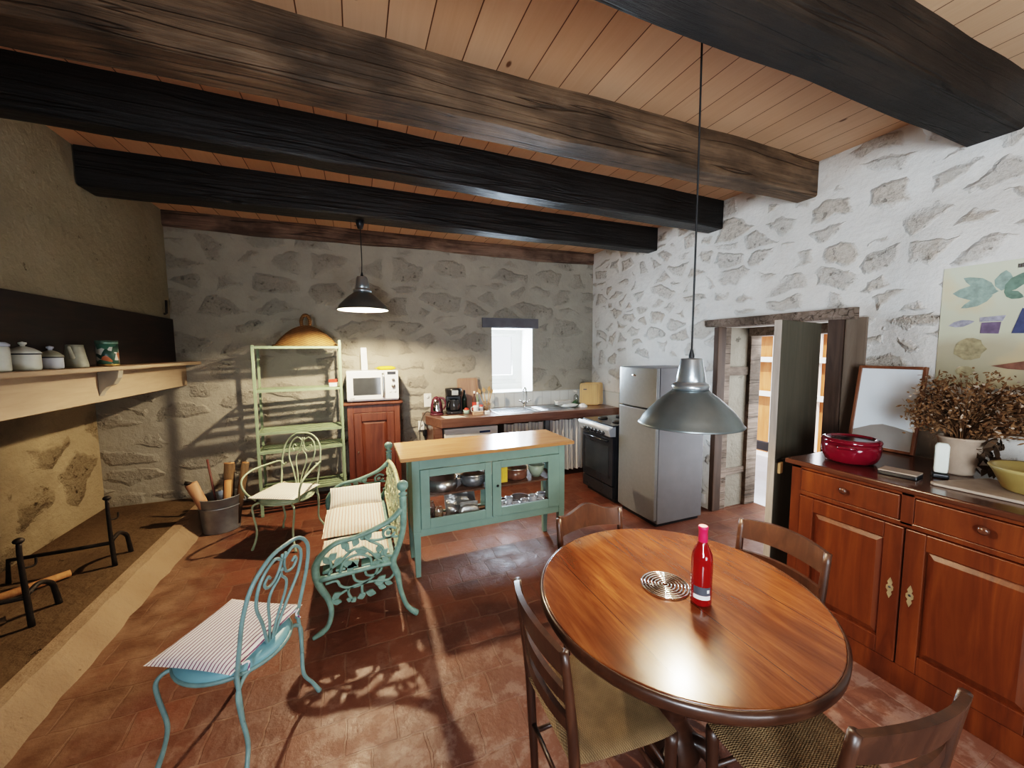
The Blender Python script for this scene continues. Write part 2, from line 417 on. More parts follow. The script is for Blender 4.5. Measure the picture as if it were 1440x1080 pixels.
M['cab'] = wood('mahogany_cabinet', (.075,.022,.012), (.135,.043,.023), (.19,.065,.035), 'z', .9, .4, .05, .15)
M['green'] = plain('sage_green_paint', (.17,.268,.235), .45, 0, .10, 6, .05)
M['shelf_green'] = plain('pale_green_metal', (.24,.31,.20), .45, 0, .12, 9)
M['iron_blue'] = plain('blue_green_iron', (.185,.30,.30), .4, 0, .2, 14)
M['iron_green'] = plain('pale_green_iron', (.36,.42,.28), .4, 0, .18, 14)
M['bench'] = plain('verdigris_cast_iron', (.175,.285,.24), .45, 0, .25, 22)
M['bench_pale'] = plain('pale_verdigris', (.50,.52,.32), .5, 0, .35, 40)
M['seat_disc'] = plain('blue_painted_seat', (.18,.37,.43), .45, 0, .08)
M['ticking'] = stripes('blue_red_ticking', (.80,.78,.80), (.15,.05,.13), .0165, .30, 1)
M['ticking2'] = stripes('cream_ticking', (.86,.80,.68), (.72,.55,.44), .020, .30, 0)
M['ticking3'] = stripes('red_cream_ticking', (.84,.78,.66), (.66,.38,.28), .022, .28, 0)
M['ctop'] = wood('island_beech_top', (.38,.17,.07), (.47,.235,.10), (.54,.29,.135), 'x', .8, .22, .02, .4, .12)
M['counter'] = wood('red_brown_counter', (.10,.052,.04), (.155,.082,.062), (.205,.115,.088), 'x', .8, .3, .04, .3, .2)
M['dark_in'] = plain('dark_cupboard_inside', (.10,.055,.035), .7)
M['steel'] = plain('brushed_steel', (.62,.63,.63), .28, 1, .06, 20)
M['chrome'] = plain('chrome', (.85,.85,.86), .07, 1, .02)
M['fridge'] = plain('silver_fridge', (.25,.255,.25), .34, .5, .04, 30)
M['fridge_side'] = plain('grey_fridge_side', (.20,.20,.21), .4, .2, .05)
M['fridge_seal'] = plain('dark_seal', (.05,.05,.055), .6)
M['black'] = plain('black_plastic', (.016,.017,.02), .3, 0, .1)
M['black_enamel'] = plain('black_enamel', (.025,.027,.032), .16, 0, .1)
M['iron'] = plain('wrought_iron', (.035,.028,.022), .6, .5, .3, 30, .2)
M['white'] = plain('white_plastic', (.78,.78,.76), .35, 0, .03)
M['white_paint'] = plain('white_painted_frame', (.82,.81,.77), .45, 0, .04)
M['tile'] = None
M['lamp'] = plain('grey_metal_lamp', (.20,.23,.23), .36, .75, .06, 18)
M['lamp_cap'] = plain('silver_lamp_cap', (.42,.47,.50), .28, .85, .05)
M['lamp_in'] = plain('white_lamp_lining', (.85,.85,.82), .5, 0, .02)
M['cord'] = plain('black_cord', (.01,.01,.01), .6)
M['bulb'] = emit('lit_bulb', (1, .86, .66), 30)
M['enamel'] = plain('white_enamel', (.62,.66,.60), .35, 0, .15, 12)
M['enamel_b'] = plain('bluish_enamel', (.52,.58,.66), .35, 0, .12, 12)
M['enamel_g'] = plain('grey_enamel', (.34,.35,.28), .4, 0, .2, 12)
M['navy'] = plain('navy_rim', (.03,.04,.05), .4)
M['wicker'] = weave('brown_wicker', (.15,.075,.025), (.32,.17,.06), .022, .75, (0, 2))
M['red'] = plain('dark_red_enamel', (.15,.006,.02), .12, 0, .1, 6, 0, 60, .6)
M['zinc'] = plain('zinc_bucket', (.30,.32,.33), .42, .55, .18, 9)
M['logwood'] = wood('split_log', (.28,.12,.05), (.48,.24,.10), (.60,.34,.16), 'z', 1, .8, .3)
M['bark'] = wood('bark', (.06,.035,.018), (.13,.08,.04), (.20,.13,.06), 'z', 1, .9, .5)
M['brushwood'] = wood('brush_handle', (.42,.22,.12), (.52,.29,.17), (.58,.34,.21), 'z', 1, .6)
M['rust'] = plain('rusty_red_rod', (.11,.035,.028), .6, 0, .2)
M['cutting'] = wood('bamboo_board', (.50,.30,.10), (.60,.38,.15), (.68,.46,.20), 'z', 1, .5, .04)
M['cutting_d'] = wood('brown_board', (.26,.16,.12), (.33,.21,.16), (.40,.27,.21), 'z', 1, .6, .04)
M['curtain'] = stripes('grey_gingham_curtain', (.62,.58,.52), (.36,.34,.33), .05, .45, 0)
M['winered'] = plain('rose_wine', (.30,.010,.010), .04, 0, .05, 3, 0, 60, .5, Transmission_Weight=.35)
M['pink'] = plain('pink_capsule', (.55,.02,.07), .3, 0, .05)
M['pink_top'] = plain('pink_capsule_top', (.95,.35,.38), .3, 0, .03)
M['label_d'] = plain('dark_label', (.06,.065,.08), .6); M['label_w'] = plain('white_label', (.80,.80,.78), .6)
M['clay'] = plain('beige_clay', (.42,.32,.24), .85, 0, .12, 10, .2)
M['dried'] = plain('dried_flower', (.15,.078,.033), .9, 0, .5, 30)
M['dried_dark'] = plain('dark_dried_leaf', (.075,.045,.025), .9, 0, .4, 30)
M['dried_pale'] = plain('pale_dried_seed', (.40,.30,.22), .9, 0, .3, 30)
M['bowl'] = plain('ochre_bowl', (.34,.25,.09), .35, 0, .15, 8)
M['slate'] = plain('pale_stone_slab', (.34,.28,.23), .6, 0, .15, 12)
M['frame'] = wood('thin_wood_frame', (.14,.055,.03), (.22,.09,.045), (.28,.12,.06), 'z', 1, .4)
M['sheet'] = plain('painted_reflection_sheet', (.88,.95,1.0), .3, 0, .02, 2)  # reflected daylight painted as a pale blue base colour
M['sheet_d'] = plain('grey_brown_patch', (.34,.31,.28), .4, 0, .1, 5)  # darker patch along the bottom of the sheet
M['glass'] = glass_pane('clear_glass'); M['jarglass'] = glass_pane('jar_glass', (.90,.94,.96), .5)
M['yellow'] = plain('yellow_card', (.72,.50,.06), .6, 0, .1); M['redpack'] = plain('red_pack', (.62,.06,.04), .5)
M['purple'] = plain('dark_red_plastic', (.10,.03,.045), .25, 0, .1)
M['foil'] = plain('grey_foil', (.40,.40,.38), .28, .7, .25, 25, .5, 30)
M['potgrey'] = plain('grey_pot', (.20,.21,.22), .35, .5, .1)
M['door'] = wood('dark_green_brown_door', (.075,.07,.05), (.095,.085,.062), (.115,.10,.075), 'z', .6, .75, .05, 0, .2)
M['door_edge'] = wood('daylit_door_edge', (.34,.30,.26), (.46,.40,.34), (.52,.46,.40), 'z', 1, .8, .2)  # paler than the leaf: daylight on its edge painted into the colour
M['post'] = wood('dark_brown_post', (.05,.03,.02), (.085,.052,.036), (.12,.075,.05), 'z', .8, .75, .2)
M['reveal'] = plaster('pale_reveal_plaster', (.26,.23,.185), (.34,.305,.25), None, .5)
M['outwood'] = wood('orange_boards', (.46,.16,.05), (.60,.25,.10), (.70,.33,.14), 'z', .6, .7)
M['outground'] = plaster('pale_sunlit_paving', (.62,.62,.64), (.74,.74,.75), None, .3)
M['outdark'] = plain('dark_step_edge', (.06,.055,.06), .8)
M['paper'] = plain('cream_paper', (.66,.62,.52), .8); M['greenplant'] = plain('dark_leaf', (.04,.09,.05), .5, 0, .3)
M['plate'] = plain('white_china', (.80,.80,.78), .2, 0, .02)
M['spoonwood'] = plain('wooden_spoon', (.46,.28,.14), .6)
def tile_mat():
    t = NT('white_wall_tiles'); v, sp = planes(t, 0)
    br = t.n('ShaderNodeTexBrick'); t.l(v, br.inputs['Vector']); br.offset = 0
    t.set(br, Scale=1.0, Mortar_Size=.003, Mortar_Smooth=.1, Brick_Width=.15, Row_Height=.22)
    br.inputs['Color1'].default_value = (.60,.62,.60,1); br.inputs['Color2'].default_value = (.56,.58,.57,1); br.inputs['Mortar'].default_value = (.40,.40,.38,1)
    t.color(br.outputs['Color']); t.bump(t.math('MULTIPLY', br.outputs['Fac'], -1), .3, .005)
    return t.fin(Roughness=.25)
M['tile'] = tile_mat()

# ------------------------------------------------------------------ room shell
XR, YB, ZC, XH = 3.43, 5.15, 3.17, -1.80
YR = -1.9
mb = MB(); mb.bx(-2.7, 4.06, YR-.1, 5.8, -.12, 0); struct('floor', mb, M['floor'])
mb = MB(); mb.bx(-2.7, 4.15, YR-.1, 5.8, ZC, ZC+.1); struct('ceiling', mb, M['ceil'])
# back wall with the window opening
mb = MB(); wx0, wx1, wz0, wz1 = 1.77, 2.40, 1.11, 2.03
mb.bx(-2.7, wx0, YB, YB+.6, 0, ZC); mb.bx(wx1, 4.15, YB, YB+.6, 0, ZC); mb.bx(wx0, wx1, YB, YB+.6, 0, wz0); mb.bx(wx0, wx1, YB, YB+.6, wz1, ZC)
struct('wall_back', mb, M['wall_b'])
mb = MB(); mb.bx(wx0-.003, wx0+.004, YB+.004, YB+.48, wz0, wz1); mb.bx(wx1-.004, wx1+.003, YB+.004, YB+.48, wz0, wz1)
mb.bx(wx0, wx1, YB+.004, YB+.48, wz0-.002, wz0+.006); mb.bx(wx0, wx1, YB+.004, YB+.48, wz1-.006, wz1+.002)
struct('trim_1', mb, plain('white_limewash', (.82,.80,.75), .9, 0, .06, 6, .2))
# right wall with the doorway; the part beside the sideboard bellies into the room
dy0, dy1, dz = 1.84, 2.92, 1.93
def sm(a, b, x):
    t = max(0, min(1, (x-a)/(b-a))); return t*t*(3-2*t)
def wx(y, z): return XR-.10*sm(1.66, 1.25, y)*sm(2.75, 2.25, z)
mb = MB()
def near(u, v):
    y = YR+(dy0-YR)*u; z = ZC*v
    return (wx(y, z), y, z)
mb.grid(near, 60, 40, True)
mb.bx(XR+.01, 4.05, YR, dy0, 0, ZC)
mb.bx(XR, 4.05, dy1, YB, 0, ZC); mb.bx(XR, 4.05, dy0, dy1, dz, ZC)
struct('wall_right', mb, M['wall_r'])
# chimney breast, hearth recess and rear wall
mb = MB(); mb.bx(-2.7, XH, .9, YB, 1.37, ZC); mb.bx(-2.7, XH, YR, .9, 0, ZC); struct('wall_left', mb, M['hood'])
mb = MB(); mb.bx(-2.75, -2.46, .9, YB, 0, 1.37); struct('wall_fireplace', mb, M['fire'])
mb = MB(); mb.bx(-2.7, 4.05, YR-.1, YR, 0, ZC); struct('wall_rear', mb, M['hood'])
# timber built into the top of the back wall, lintels
def wany(x0, x1, y0, y1, z0, z1, nx=26, amp=.012, axis='x', seed=0, chamf=.018, skew=(0, 0)):
    rnd = random.Random(seed); mb = MB(); ph = [rnd.uniform(0, 6) for _ in range(12)]
    def sec(t, L):
        w = lambda k: amp*(math.sin(t*L*2.1+ph[k])+.6*math.sin(t*L*5.3+ph[k+4])+.35*math.sin(t*L*11+ph[k+6]))
        a0, a1, b0, b1 = y0+w(0)+skew[0]*(1-t), y1+w(1)+skew[1]*(1-t), z0+w(2)*.8, z1
        c = chamf
        return [(a0+c, b0), (a1-c, b0), (a1, b0+c), (a1, b1), (a0, b1), (a0, b0+c)]
    L = x1-x0; n = 6; vs = []; fs = []
    for i in range(nx+1):
        t = i/nx
        for a, b in sec(t, L):
            vs.append((x0+t*L, a, b) if axis == 'x' else (a, x0+t*L, b))
    for i in range(nx):
        for k in range(n): fs.append((i*n+k, i*n+(k+1) % n, (i+1)*n+(k+1) % n, (i+1)*n+k))
    fs.append(tuple(range(n))); fs.append(tuple(nx*n+k for k in range(n))[::-1])
    mb.add(vs, fs); return mb
struct('trim_2', wany(-1.84, 3.42, YB-.035, YB+.05, 3.0, ZC, 40, .010, 'x', 3), M['timber'])
struct('trim_3', wany(1.63, 2.48, YB-.03, YB+.1, 2.032, 2.165, 10, .004, 'x', 4, .004), plain('bluish_grey_lintel', (.145,.145,.16), .9, 0, .15, 6, .2))
struct('trim_4', wany(1.70, 3.01, XR-.05, XR+.2, 1.925, 2.005, 20, .008, 'y', 5), M['lintel'])
# door posts and half-timbered far reveal
mb = MB(); mb.bx(XR-.012, XR+.10, dy1-.05, dy1+.005, 0, 1.93); struct('trim_5', mb, M['post'], None, .006)
mb = MB(); mb.bx(XR-.02, XR+.10, dy0-.06, dy0+.05, 0, 1.93); struct('trim_6', mb, M['post'], None, .006)
mb = MB(); mb.bx(XR-.012, XR+.06, dy0-.20, dy0-.062, 0, 1.93); struct('trim_7', mb, wood('brown_door_board', (.16,.12,.09), (.21,.16,.12), (.26,.20,.15), 'z', .8, .8), None, .006)
mb = MB(); mb.bx(XR+.11, 4.05, dy1-.012, dy1+.003, 0, 1.93); struct('trim_8', mb, M['reveal'])
mb = MB(); mb.bx(XR+.105, XR+.19, dy1-.035, dy1-.005, 0, 1.93); mb.bx(3.90, 4.06, dy1-.05, dy1-.005, 0, 1.93)
mb.bx(XR+.10, 3.92, dy1-.03, dy1-.008, 1.43, 1.52); mb.bx(XR+.10, 3.92, dy1-.03, dy1-.008, .36, .43)
struct('trim_9', mb, M['lintel'], None, .005)
mb = MB(); mb.bx(3.86, 4.06, dy0, dy1-.05, 1.84, 1.93); struct('trim_10', mb, M['lintel'], None, .005)
# window
mb = MB(); fy = YB+.42
mb.bx(wx0, wx0+.05, fy, fy+.06, wz0+.1, wz1); mb.bx(wx1-.10, wx1, fy, fy+.06, wz0+.1, wz1)
mb.bx(wx0+.05, wx1-.10, fy, fy+.06, wz1-.06, wz1); mb.bx(wx0, wx1, fy, fy+.06, wz0, wz0+.099); mb.bx(wx0+.05, wx1-.10, fy, fy+.06, wz0+.1, wz0+.16)
w = struct('window_1', mb, M['white_paint'], None, .006)
mb = MB(); a, b, c, d_ = wx0+.05, wx1-.10, wz0+.16, wz1-.06
for q in ((a, a+.045, c, d_), (b-.06, b, c, d_), (a+.045, b-.06, d_-.05, d_), (a+.045, b-.06, c, c+.07)): mb.bx(q[0], q[1], fy-.015, fy+.04, q[2], q[3])
build('window_sash', mb, M['white_paint'], w, .005)
mb = MB(); mb.bx(a+.045, b-.06, fy+.01, fy+.014, c+.07, d_-.05); build('pane', mb, M['glass'], w)
# door leaf, swung into the room
dr = thing('door_1', '', ''); del dr['label']; del dr['category']; dr['kind'] = 'structure'
hx, hy = 3.37, 1.925; fx, fy_ = 2.66, 1.775
ang = math.atan2(fy_-hy, fx-hx); L = math.hypot(fx-hx, fy_-hy)
dr.location = (hx, hy, .03); dr.rotation_euler = (0, 0, ang)
mb = MB(); mb.bx(.02, L-.012, -.02, .022, 0, 1.87); lf = build('leaf', mb, M['door'], dr, .003)
mb = MB(); mb.bx(L-.012, L, -.021, .023, 0, 1.87); build('leaf_edge', mb, M['door_edge'], dr, .003)
mb = MB(); mb.bx(L-.10, L-.055, .022, .04, .80, .88); build('door_latch', mb, plain('pale_wood_latch', (.55,.38,.2), .6), dr, .004)
mb = MB(); mb.bx(L-.13, L-.02, .022, .03, .885, .905); mb.tube([(L-.09, .03, .895), (L-.10, .05, .91), (L-.14, .05, .91)], .006); build('latch_bar', mb, M['iron'], dr)

# ------------------------------------------------------------------ beams
def beam(x0, x1, y0, y1, z0, mat, label, seed, amp=.0045, skew=(0, 0)):
    return tag(build('ceiling_beam', wany(x0, x1, y0, y1, z0, ZC, 60, amp, 'x', seed, .012, skew), mat), label, 'beam')
beam(-1.79, XR+.02, 1.00, 1.23, 2.90, M['beam_dark'], 'dark ceiling beam nearest the camera, crossing the top right corner of the photo', 11)
beam(-1.79, XR+.02, 2.02, 2.19, 2.905, M['beam_brown'], 'rough brown ceiling beam with dark stains, second from the camera', 12, .007, (0, .07))
beam(-1.79, XR+.02, 2.88, 3.06, 2.90, M['beam_black'], 'black ceiling beam with a lit underside, third from the camera', 13, .0045, (-.13, -.165))
beam(-1.79, XR+.02, 3.79, 3.95, 2.90, M['beam_black'], 'black ceiling beam nearest the back wall, carrying the far pendant lamp', 14, .0045, (-.01, .07))

# ------------------------------------------------------------------ fireplace
mb = MB(); mb.bx(-2.46, -1.62, .9, YB, 0, .115)
h = build('hearth', mb, M['hearth']); tag(h, 'raised sooty stone hearth floor under the mantelpiece', 'hearth')
kb = MB(); n = 40; vs = []; fs = []
rk = random.Random(3)
for i in range(n+1):
    y = .9+(YB-.9)*i/n; j = rk.uniform(-.012, .012)
    vs += [(-1.62, y, 0), (-1.62, y, .125), (-1.54+j, y, .12+j*.4), (-1.515+j, y, .10), (-1.42+j, y, .0)]
for i in range(n):
    for k in range(4): fs.append((i*5+k, i*5+k+1, (i+1)*5+k+1, (i+1)*5+k))
fs.append((0,1,2,3,4)); fs.append(tuple(n*5+k for k in range(5)))
kb.add(vs, fs); build('kerb', kb, M['kerb'], h, 0, 2, 'pale stone kerb along the hearth front')
mt = thing('mantelpiece', 'cream painted mantel shelf with a bracket and dark back board, left wall', 'mantel', (XH, 3.0, 1.36))
mb = MB(); mb.bx(.0, .105, -2.0, 2.14, 0, .222); build('fascia', mb, M['mantel'], mt, .004)
mb = MB(); mb.bx(.0, .24, -2.0, 2.14, .224, .254); build('shelf', mb, M['mantel'], mt, .006)
mb = MB(); mb.bx(.0, .025, -2.0, 2.14, .256, .70); build('back_board', mb, M['board_dark'], mt, .004, 2, 'dark brown back board')
mb = MB(); mb.prism([(.107, .222), (.107, .04), (.125, .075), (.15, .105), (.19, .125), (.215, .17), (.225, .222)], 'y', .60, .66)
build('bracket', mb, plain('grey_bracket', (.30,.27,.22), .6), mt, .003, 2, 'shaped grey bracket')
def pot_enamel(name, label, loc, r, hgt, mat, lid=True, lidm=None):
    t = thing(name, label, 'pot', loc)
    mb = MB(); mb.lathe([(0, 0), (r*.93, 0), (r, .012), (r, hgt*.93), (r*.985, hgt), (r*.9, hgt)], 28); build('body', mb, mat, t)
    if lid:
        mb = MB(); mb.lathe([(r*1.03, 0), (r*1.05, .006), (r*.98, .012), (r*.6, .03), (r*.2, .04), (0, .042)], 28, (0, 0, hgt+.001)); l = build('lid', mb, lidm or mat, t)
        mb = MB(); mb.lathe([(.008, 0), (.010, .008), (.016, .014), (.016, .022), (0, .027)], 14, (0, 0, hgt+.04)); build('knob', mb, mat, l)
        mb = MB(); mb.lathe([(r*1.0, -.004), (r*1.06, -.002), (r*1.06, .003), (r*1.0, .004)], 28, (0, 0, hgt)); build('rim', mb, M['navy'], t, 0, 2, 'dark blue rim')
    return t
ZM = 1.615
pot_enamel('enamel_pot', 'larger lidded white enamel pot on the mantel shelf', (-1.67, 2.93, ZM), .062, .088, M['enamel'])
pot_enamel('enamel_pot', 'small lidded bluish white enamel pot on the mantel shelf, beside the larger one', (-1.67, 3.13, ZM), .050, .068, M['enamel_b'], True, M['enamel_g'])
t = thing('canister', 'white canister at the left photo edge, on the mantel shelf', 'canister', (-1.67, 2.745, ZM))
mb = MB(); mb.lathe([(0, 0), (.05, 0), (.052, .01), (.052, .12), (.047, .125)], 26); build('body', mb, M['enamel'], t)
mb = MB(); mb.lathe([(.053, 0), (.054, .01), (.04, .022), (0, .026)], 26, (0, 0, .126)); build('lid', mb, M['enamel_b'], t)
t = thing('coffee_pot', 'grey tapering enamel coffee pot on the mantel shelf', 'coffee pot', (-1.67, 3.345, ZM), D(100))
mb = MB(); mb.lathe([(0, 0), (.058, 0), (.059, .008), (.042, .125), (.04, .145), (.034, .145)], 26); build('body', mb, M['enamel_g'], t)
mb = MB(); mb.tube([(.05, 0, .12), (.085, 0, .125), (.095, 0, .08), (.058, 0, .03)], .006); build('handle', mb, M['enamel_g'], t)
mb = MB(); mb.tube([(-.045, 0, .06), (-.065, 0, .10), (-.085, 0, .135)], [.016, .010, .008]); build('spout', mb, M['enamel_g'], t)
t = thing('decorated_tin', 'tall printed tin with coloured flowers, rightmost on the mantel shelf', 'tin', (-1.655, 3.66, ZM))
def tin_mat():
    t = NT('printed_tin'); n = t.n('ShaderNodeTexVoronoi'); t.l(t.coord(), n.inputs['Vector']); t.set(n, Scale=26)
    s = t.n('ShaderNodeSeparateColor'); t.l(n.outputs['Color'], s.inputs[0])
    t.color(t.ramp(s.outputs[0], [(0, (.04,.10,.08)), (.25, (.10,.24,.18)), (.45, (.70,.72,.66)), (.7, (.55,.20,.10)), (.82, (.70,.72,.66))], 'CONSTANT'))
    return t.fin(Roughness=.3)
mb = MB(); mb.lathe([(0, 0), (.058, 0), (.058, .155), (0, .155)], 28); build('body', mb, tin_mat(), t)
mb = MB(); mb.lathe([(.059, .156), (.06, .158), (.06, .18), (0, .183)], 28); build('lid', mb, plain('green_tin_lid', (.16,.26,.20), .35, .3, .4, 40), t)
mb = MB(); mb.lathe([(.0585, .001), (.0595, .003), (.0595, .012), (.0585, .014)], 28); build('base_band', mb, plain('gold_band', (.45,.30,.10), .35, .5), t)
mb = MB(); mb.tube([(-1.795, 5.0, 2.10), (-1.775, 5.0, 2.11), (-1.77, 5.0, 2.24)], .011, 8, False, 1)
tag(build('iron_hook', mb, M['iron']), 'short iron bar fixed to the left wall above the mantel back board', 'hook')
# andirons
def andiron(label, loc):
    t = thing('andiron', label, 'andiron', loc)
    mb = MB(); mb.tube([(0, .01, 0), (.0, -.005, .22), (.008, -.03, .44), (.01, -.03, .52)], [.016, .014, .012, .012], 8, False, 4); mb.ball((.01, -.03, .535), .024, 10, .7); build('post', mb, M['iron'], t)
    mb = MB(); mb.tube([(0, .0, .20), (.0, .10, .215), (.0, .19, .16), (0, .215, .09), (.0, .235, .0)], [.014, .014, .015, .015, .017], 8); build('foot', mb, M['iron'], t)
    mb = MB(); mb.tube([(0, 0, .185), (-.2, 0, .175), (-.55, 0, .165), (-.56, 0, .0)], .014, 8, False, 1); build('log_bar', mb, M['iron'], t)
    mb = MB(); mb.tube([(.0, -.0, .36), (.03, .03, .36), (.035, .035, .40)], .006, 6); build('spit_hook', mb, M['iron'], t)
    return t
andiron('tall iron andiron on the hearth, the farther one, with its bar toward the fireback', (-1.74, 3.68, .115))
andiron('tall iron andiron on the hearth, the nearer one in deep shade', (-1.82, 3.02, .115))
for i, (a, b, c, lab) in enumerate([((-2.25, 3.35, .145), (-1.95, 3.62, .145), .03, 'pale half-burnt stick lying on the hearth beneath the farther andiron'), ((-2.2, 3.0, .14), (-1.98, 3.12, .14), .025, 'short charred stick lying on the hearth behind the nearer andiron')]):
    mb = MB(); mb.tube([a, b], [c, c*.8], 8, False, 1); tag(build('firewood_stick', mb, M['logwood'] if i == 0 else M['bark']), lab, 'firewood')

# zinc bucket of kindling
bk = thing('zinc_bucket', 'oval grey zinc bucket standing by the end of the hearth kerb', 'bucket', (-1.268, 4.41, 0), D(10))
mb = MB(); S = Matrix.Diagonal((.98, .9, 1, 1))
mb.lathe([(0, 0), (.148, 0), (.152, .01), (.176, .33), (.182, .335), (.176, .34), (.170, .33), (.147, .015), (0, .012)], 36, (0,0,0), S); build('body', mb, M['zinc'], bk)
mb = MB(); mb.lathe([(.1745, .238), (.179, .243), (.1755, .25)], 36, (0,0,0), S); build('band', mb, M['zinc'], bk)
mb = MB(); mb.tube([(.168, -.05, .29), (.195, -.04, .26), (.195, .04, .26), (.168, .05, .29)], .006, 6); build('handle', mb, M['zinc'], bk)
def stick(name, lab, cat, p0, p1, r, mat, extra=None):
    d = Vector(p1)-Vector(p0)
    t = thing(name, lab, cat, p0)
    mb = MB(); mb.tube([(0,0,0), d], r, 10, False, 1); build('shaft', mb, mat, t); return t, d
t, d = stick('hearth_brush', 'thick tan wooden brush leaning left out of the zinc bucket', 'brush', (-1.31, 4.36, .06), (-1.46, 4.33, .50), [.040, .050], M['brushwood'])
mb = MB(); mb.tube([d, d+Vector((-.045, 0, .012))], .018, 8, False, 1); build('bristle_end', mb, M['iron'], t)
stick('fire_poker', 'thin dark red poker standing in the zinc bucket', 'poker', (-1.285, 4.43, .03), (-1.37, 4.48, .68), .010, M['rust'])
stick('kindling_stick', 'slim pale brown stick standing upright in the zinc bucket', 'stick', (-1.245, 4.48, .03), (-1.235, 4.53, .62), [.014, .02], M['brushwood'])
for i, (p0, p1, r, m, lab) in enumerate([((-1.225, 4.41, .03), (-1.185, 4.45, .63), .048, 'bark', 'bark covered log in the zinc bucket, the leftmost of three'), ((-1.22, 4.325, .03), (-1.17, 4.31, .50), .030, 'logwood', 'pale split log at the front of the zinc bucket'), ((-1.15, 4.39, .05), (-1.045, 4.41, .63), .034, 'bark', 'bark covered log leaning right out of the zinc bucket')]):
    t, d = stick('firewood_log', lab, 'log', p0, p1, [r, r*.95], M[m])
    if m == 'bark':
        mb = MB(); mb.tube([d, d*1.004], r*.86, 10, False, 1); build('cut_end', mb, M['logwood'], t)

# ------------------------------------------------------------------ pendant lamps
def pendant(label, loc, ztop, power, rose):
    t = thing('pendant_lamp', label, 'lamp', loc)
    R = .225
    prof = [(R, 0), (R+.004, .004), (R-.003, .010), (.208, .036), (.182, .068), (.15, .10), (.117, .13), (.088, .152), (.077, .163)]
    mb = MB(); mb.lathe(prof+[(.074, .163)]+[(r-.004, z-.002) for r, z in reversed(prof[2:-1])]+[(R-.005, .002)]+[(R, 0)], 56); build('lamp_shade', mb, M['lamp'], t)
    inner = [(R-.006, .003)]+[(r-.0055, z-.0035) for r, z in prof[2:]]+[(.0, .158)]
    mb = MB(); mb.lathe(inner, 56); build('shade_lining', mb, M['lamp_in'], t)
    mb = MB(); mb.lathe([(.074, .163), (.079, .166), (.081, .180), (.076, .190), (.066, .194), (.064, .20)], 40); build('collar', mb, M['lamp_cap'], t)
    mb = MB(); mb.lathe([(.062, .2), (.063, .203), (.060, .23), (.047, .30), (.044, .306), (.0, .309)], 40); build('socket_cap', mb, M['lamp_cap'], t)
    mb = MB(); mb.lathe([(.012, .309), (.012, .32), (.006, .345), (.004, .352)], 14); build('strain_relief', mb, M['cord'], t)
    mb = MB(); mb.tube([(0, 0, .34), (0.004, 0, (ztop-loc[2])*.6), (0, 0, ztop-loc[2])], .0042, 8); build('cord', mb, M['cord'], t)
    if rose:
        mb = MB(); mb.lathe([(.0, -.075), (.022, -.07), (.034, -.03), (.036, 0), (0, 0)], 20, (0, 0, ztop-loc[2]-.001)); build('ceiling_cup', mb, M['black'], t)
    mb = MB(); mb.ball((0, 0, .118), .028, 12); build('bulb', mb, M['bulb'], t)
    ld = bpy.data.lights.new('bulb_light', 'POINT'); ld.energy = power; ld.color = (1, .80, .56); ld.shadow_soft_size = .03
    lo = bpy.data.objects.new('bulb_light', ld); COL.objects.link(lo); lo.parent = t; lo.location = (0, 0, .075)
    return t
pendant('grey metal pendant lamp hanging over the round dining table', (1.43, 1.34, 1.355), ZC, 40, False)
pendant('lit grey pendant lamp hanging from the farthest black beam, near the back wall', (.077, 3.90, 2.09), 2.90, 230, True)

# ------------------------------------------------------------------ round table
t = thing('round_dining_table', 'round polished brown wooden dining table with rose wine bottle on it', 'table', (1.146, 1.122, 0))
R = .524
mb = MB(); mb.lathe([(0, .722), (R, .722), (R, .7475), (R-.0025, .75), (R-.004, .75), (R-.012, .75), (0, .75)], 96); build('tabletop', mb, M['table'], t)
mb = MB(); mb.lathe([(R-.05, .70), (R+.006, .704), (R+.012, .715), (R+.013, .738), (R+.006, .747), (R+.0005, .747), (R+.0005, .721), (R-.05, .721)], 96); build('table_edge', mb, M['table_edge'], t, 0, 2, 'dark moulded table edge')
mb = MB(); mb.lathe([(.43, .635), (.44, .632), (.445, .64), (.445, .70), (.43, .70), (.43, .635)], 72); build('apron', mb, M['table_edge'], t)
mb = MB(); mb.lathe([(0, .06), (.11, .06), (.12, .10), (.075, .16), (.055, .22), (.085, .32), (.095, .40), (.06, .48), (.05, .54), (.085, .60), (.10, .66), (.10, .715), (0, .715)], 32); build('pedestal', mb, M['table_edge'], t)
for k in range(4):
    a = PI/4+k*PI/2; c, s = math.cos(a), math.sin(a)
    mb = MB(); mb.tube([(c*.05, s*.05, .12), (c*.12, s*.12, .11), (c*.18, s*.18, .05), (c*.22, s*.22, .022)], [.03, .034, .026, .022], 10); build('pedestal_foot', mb, M['table_edge'], t)

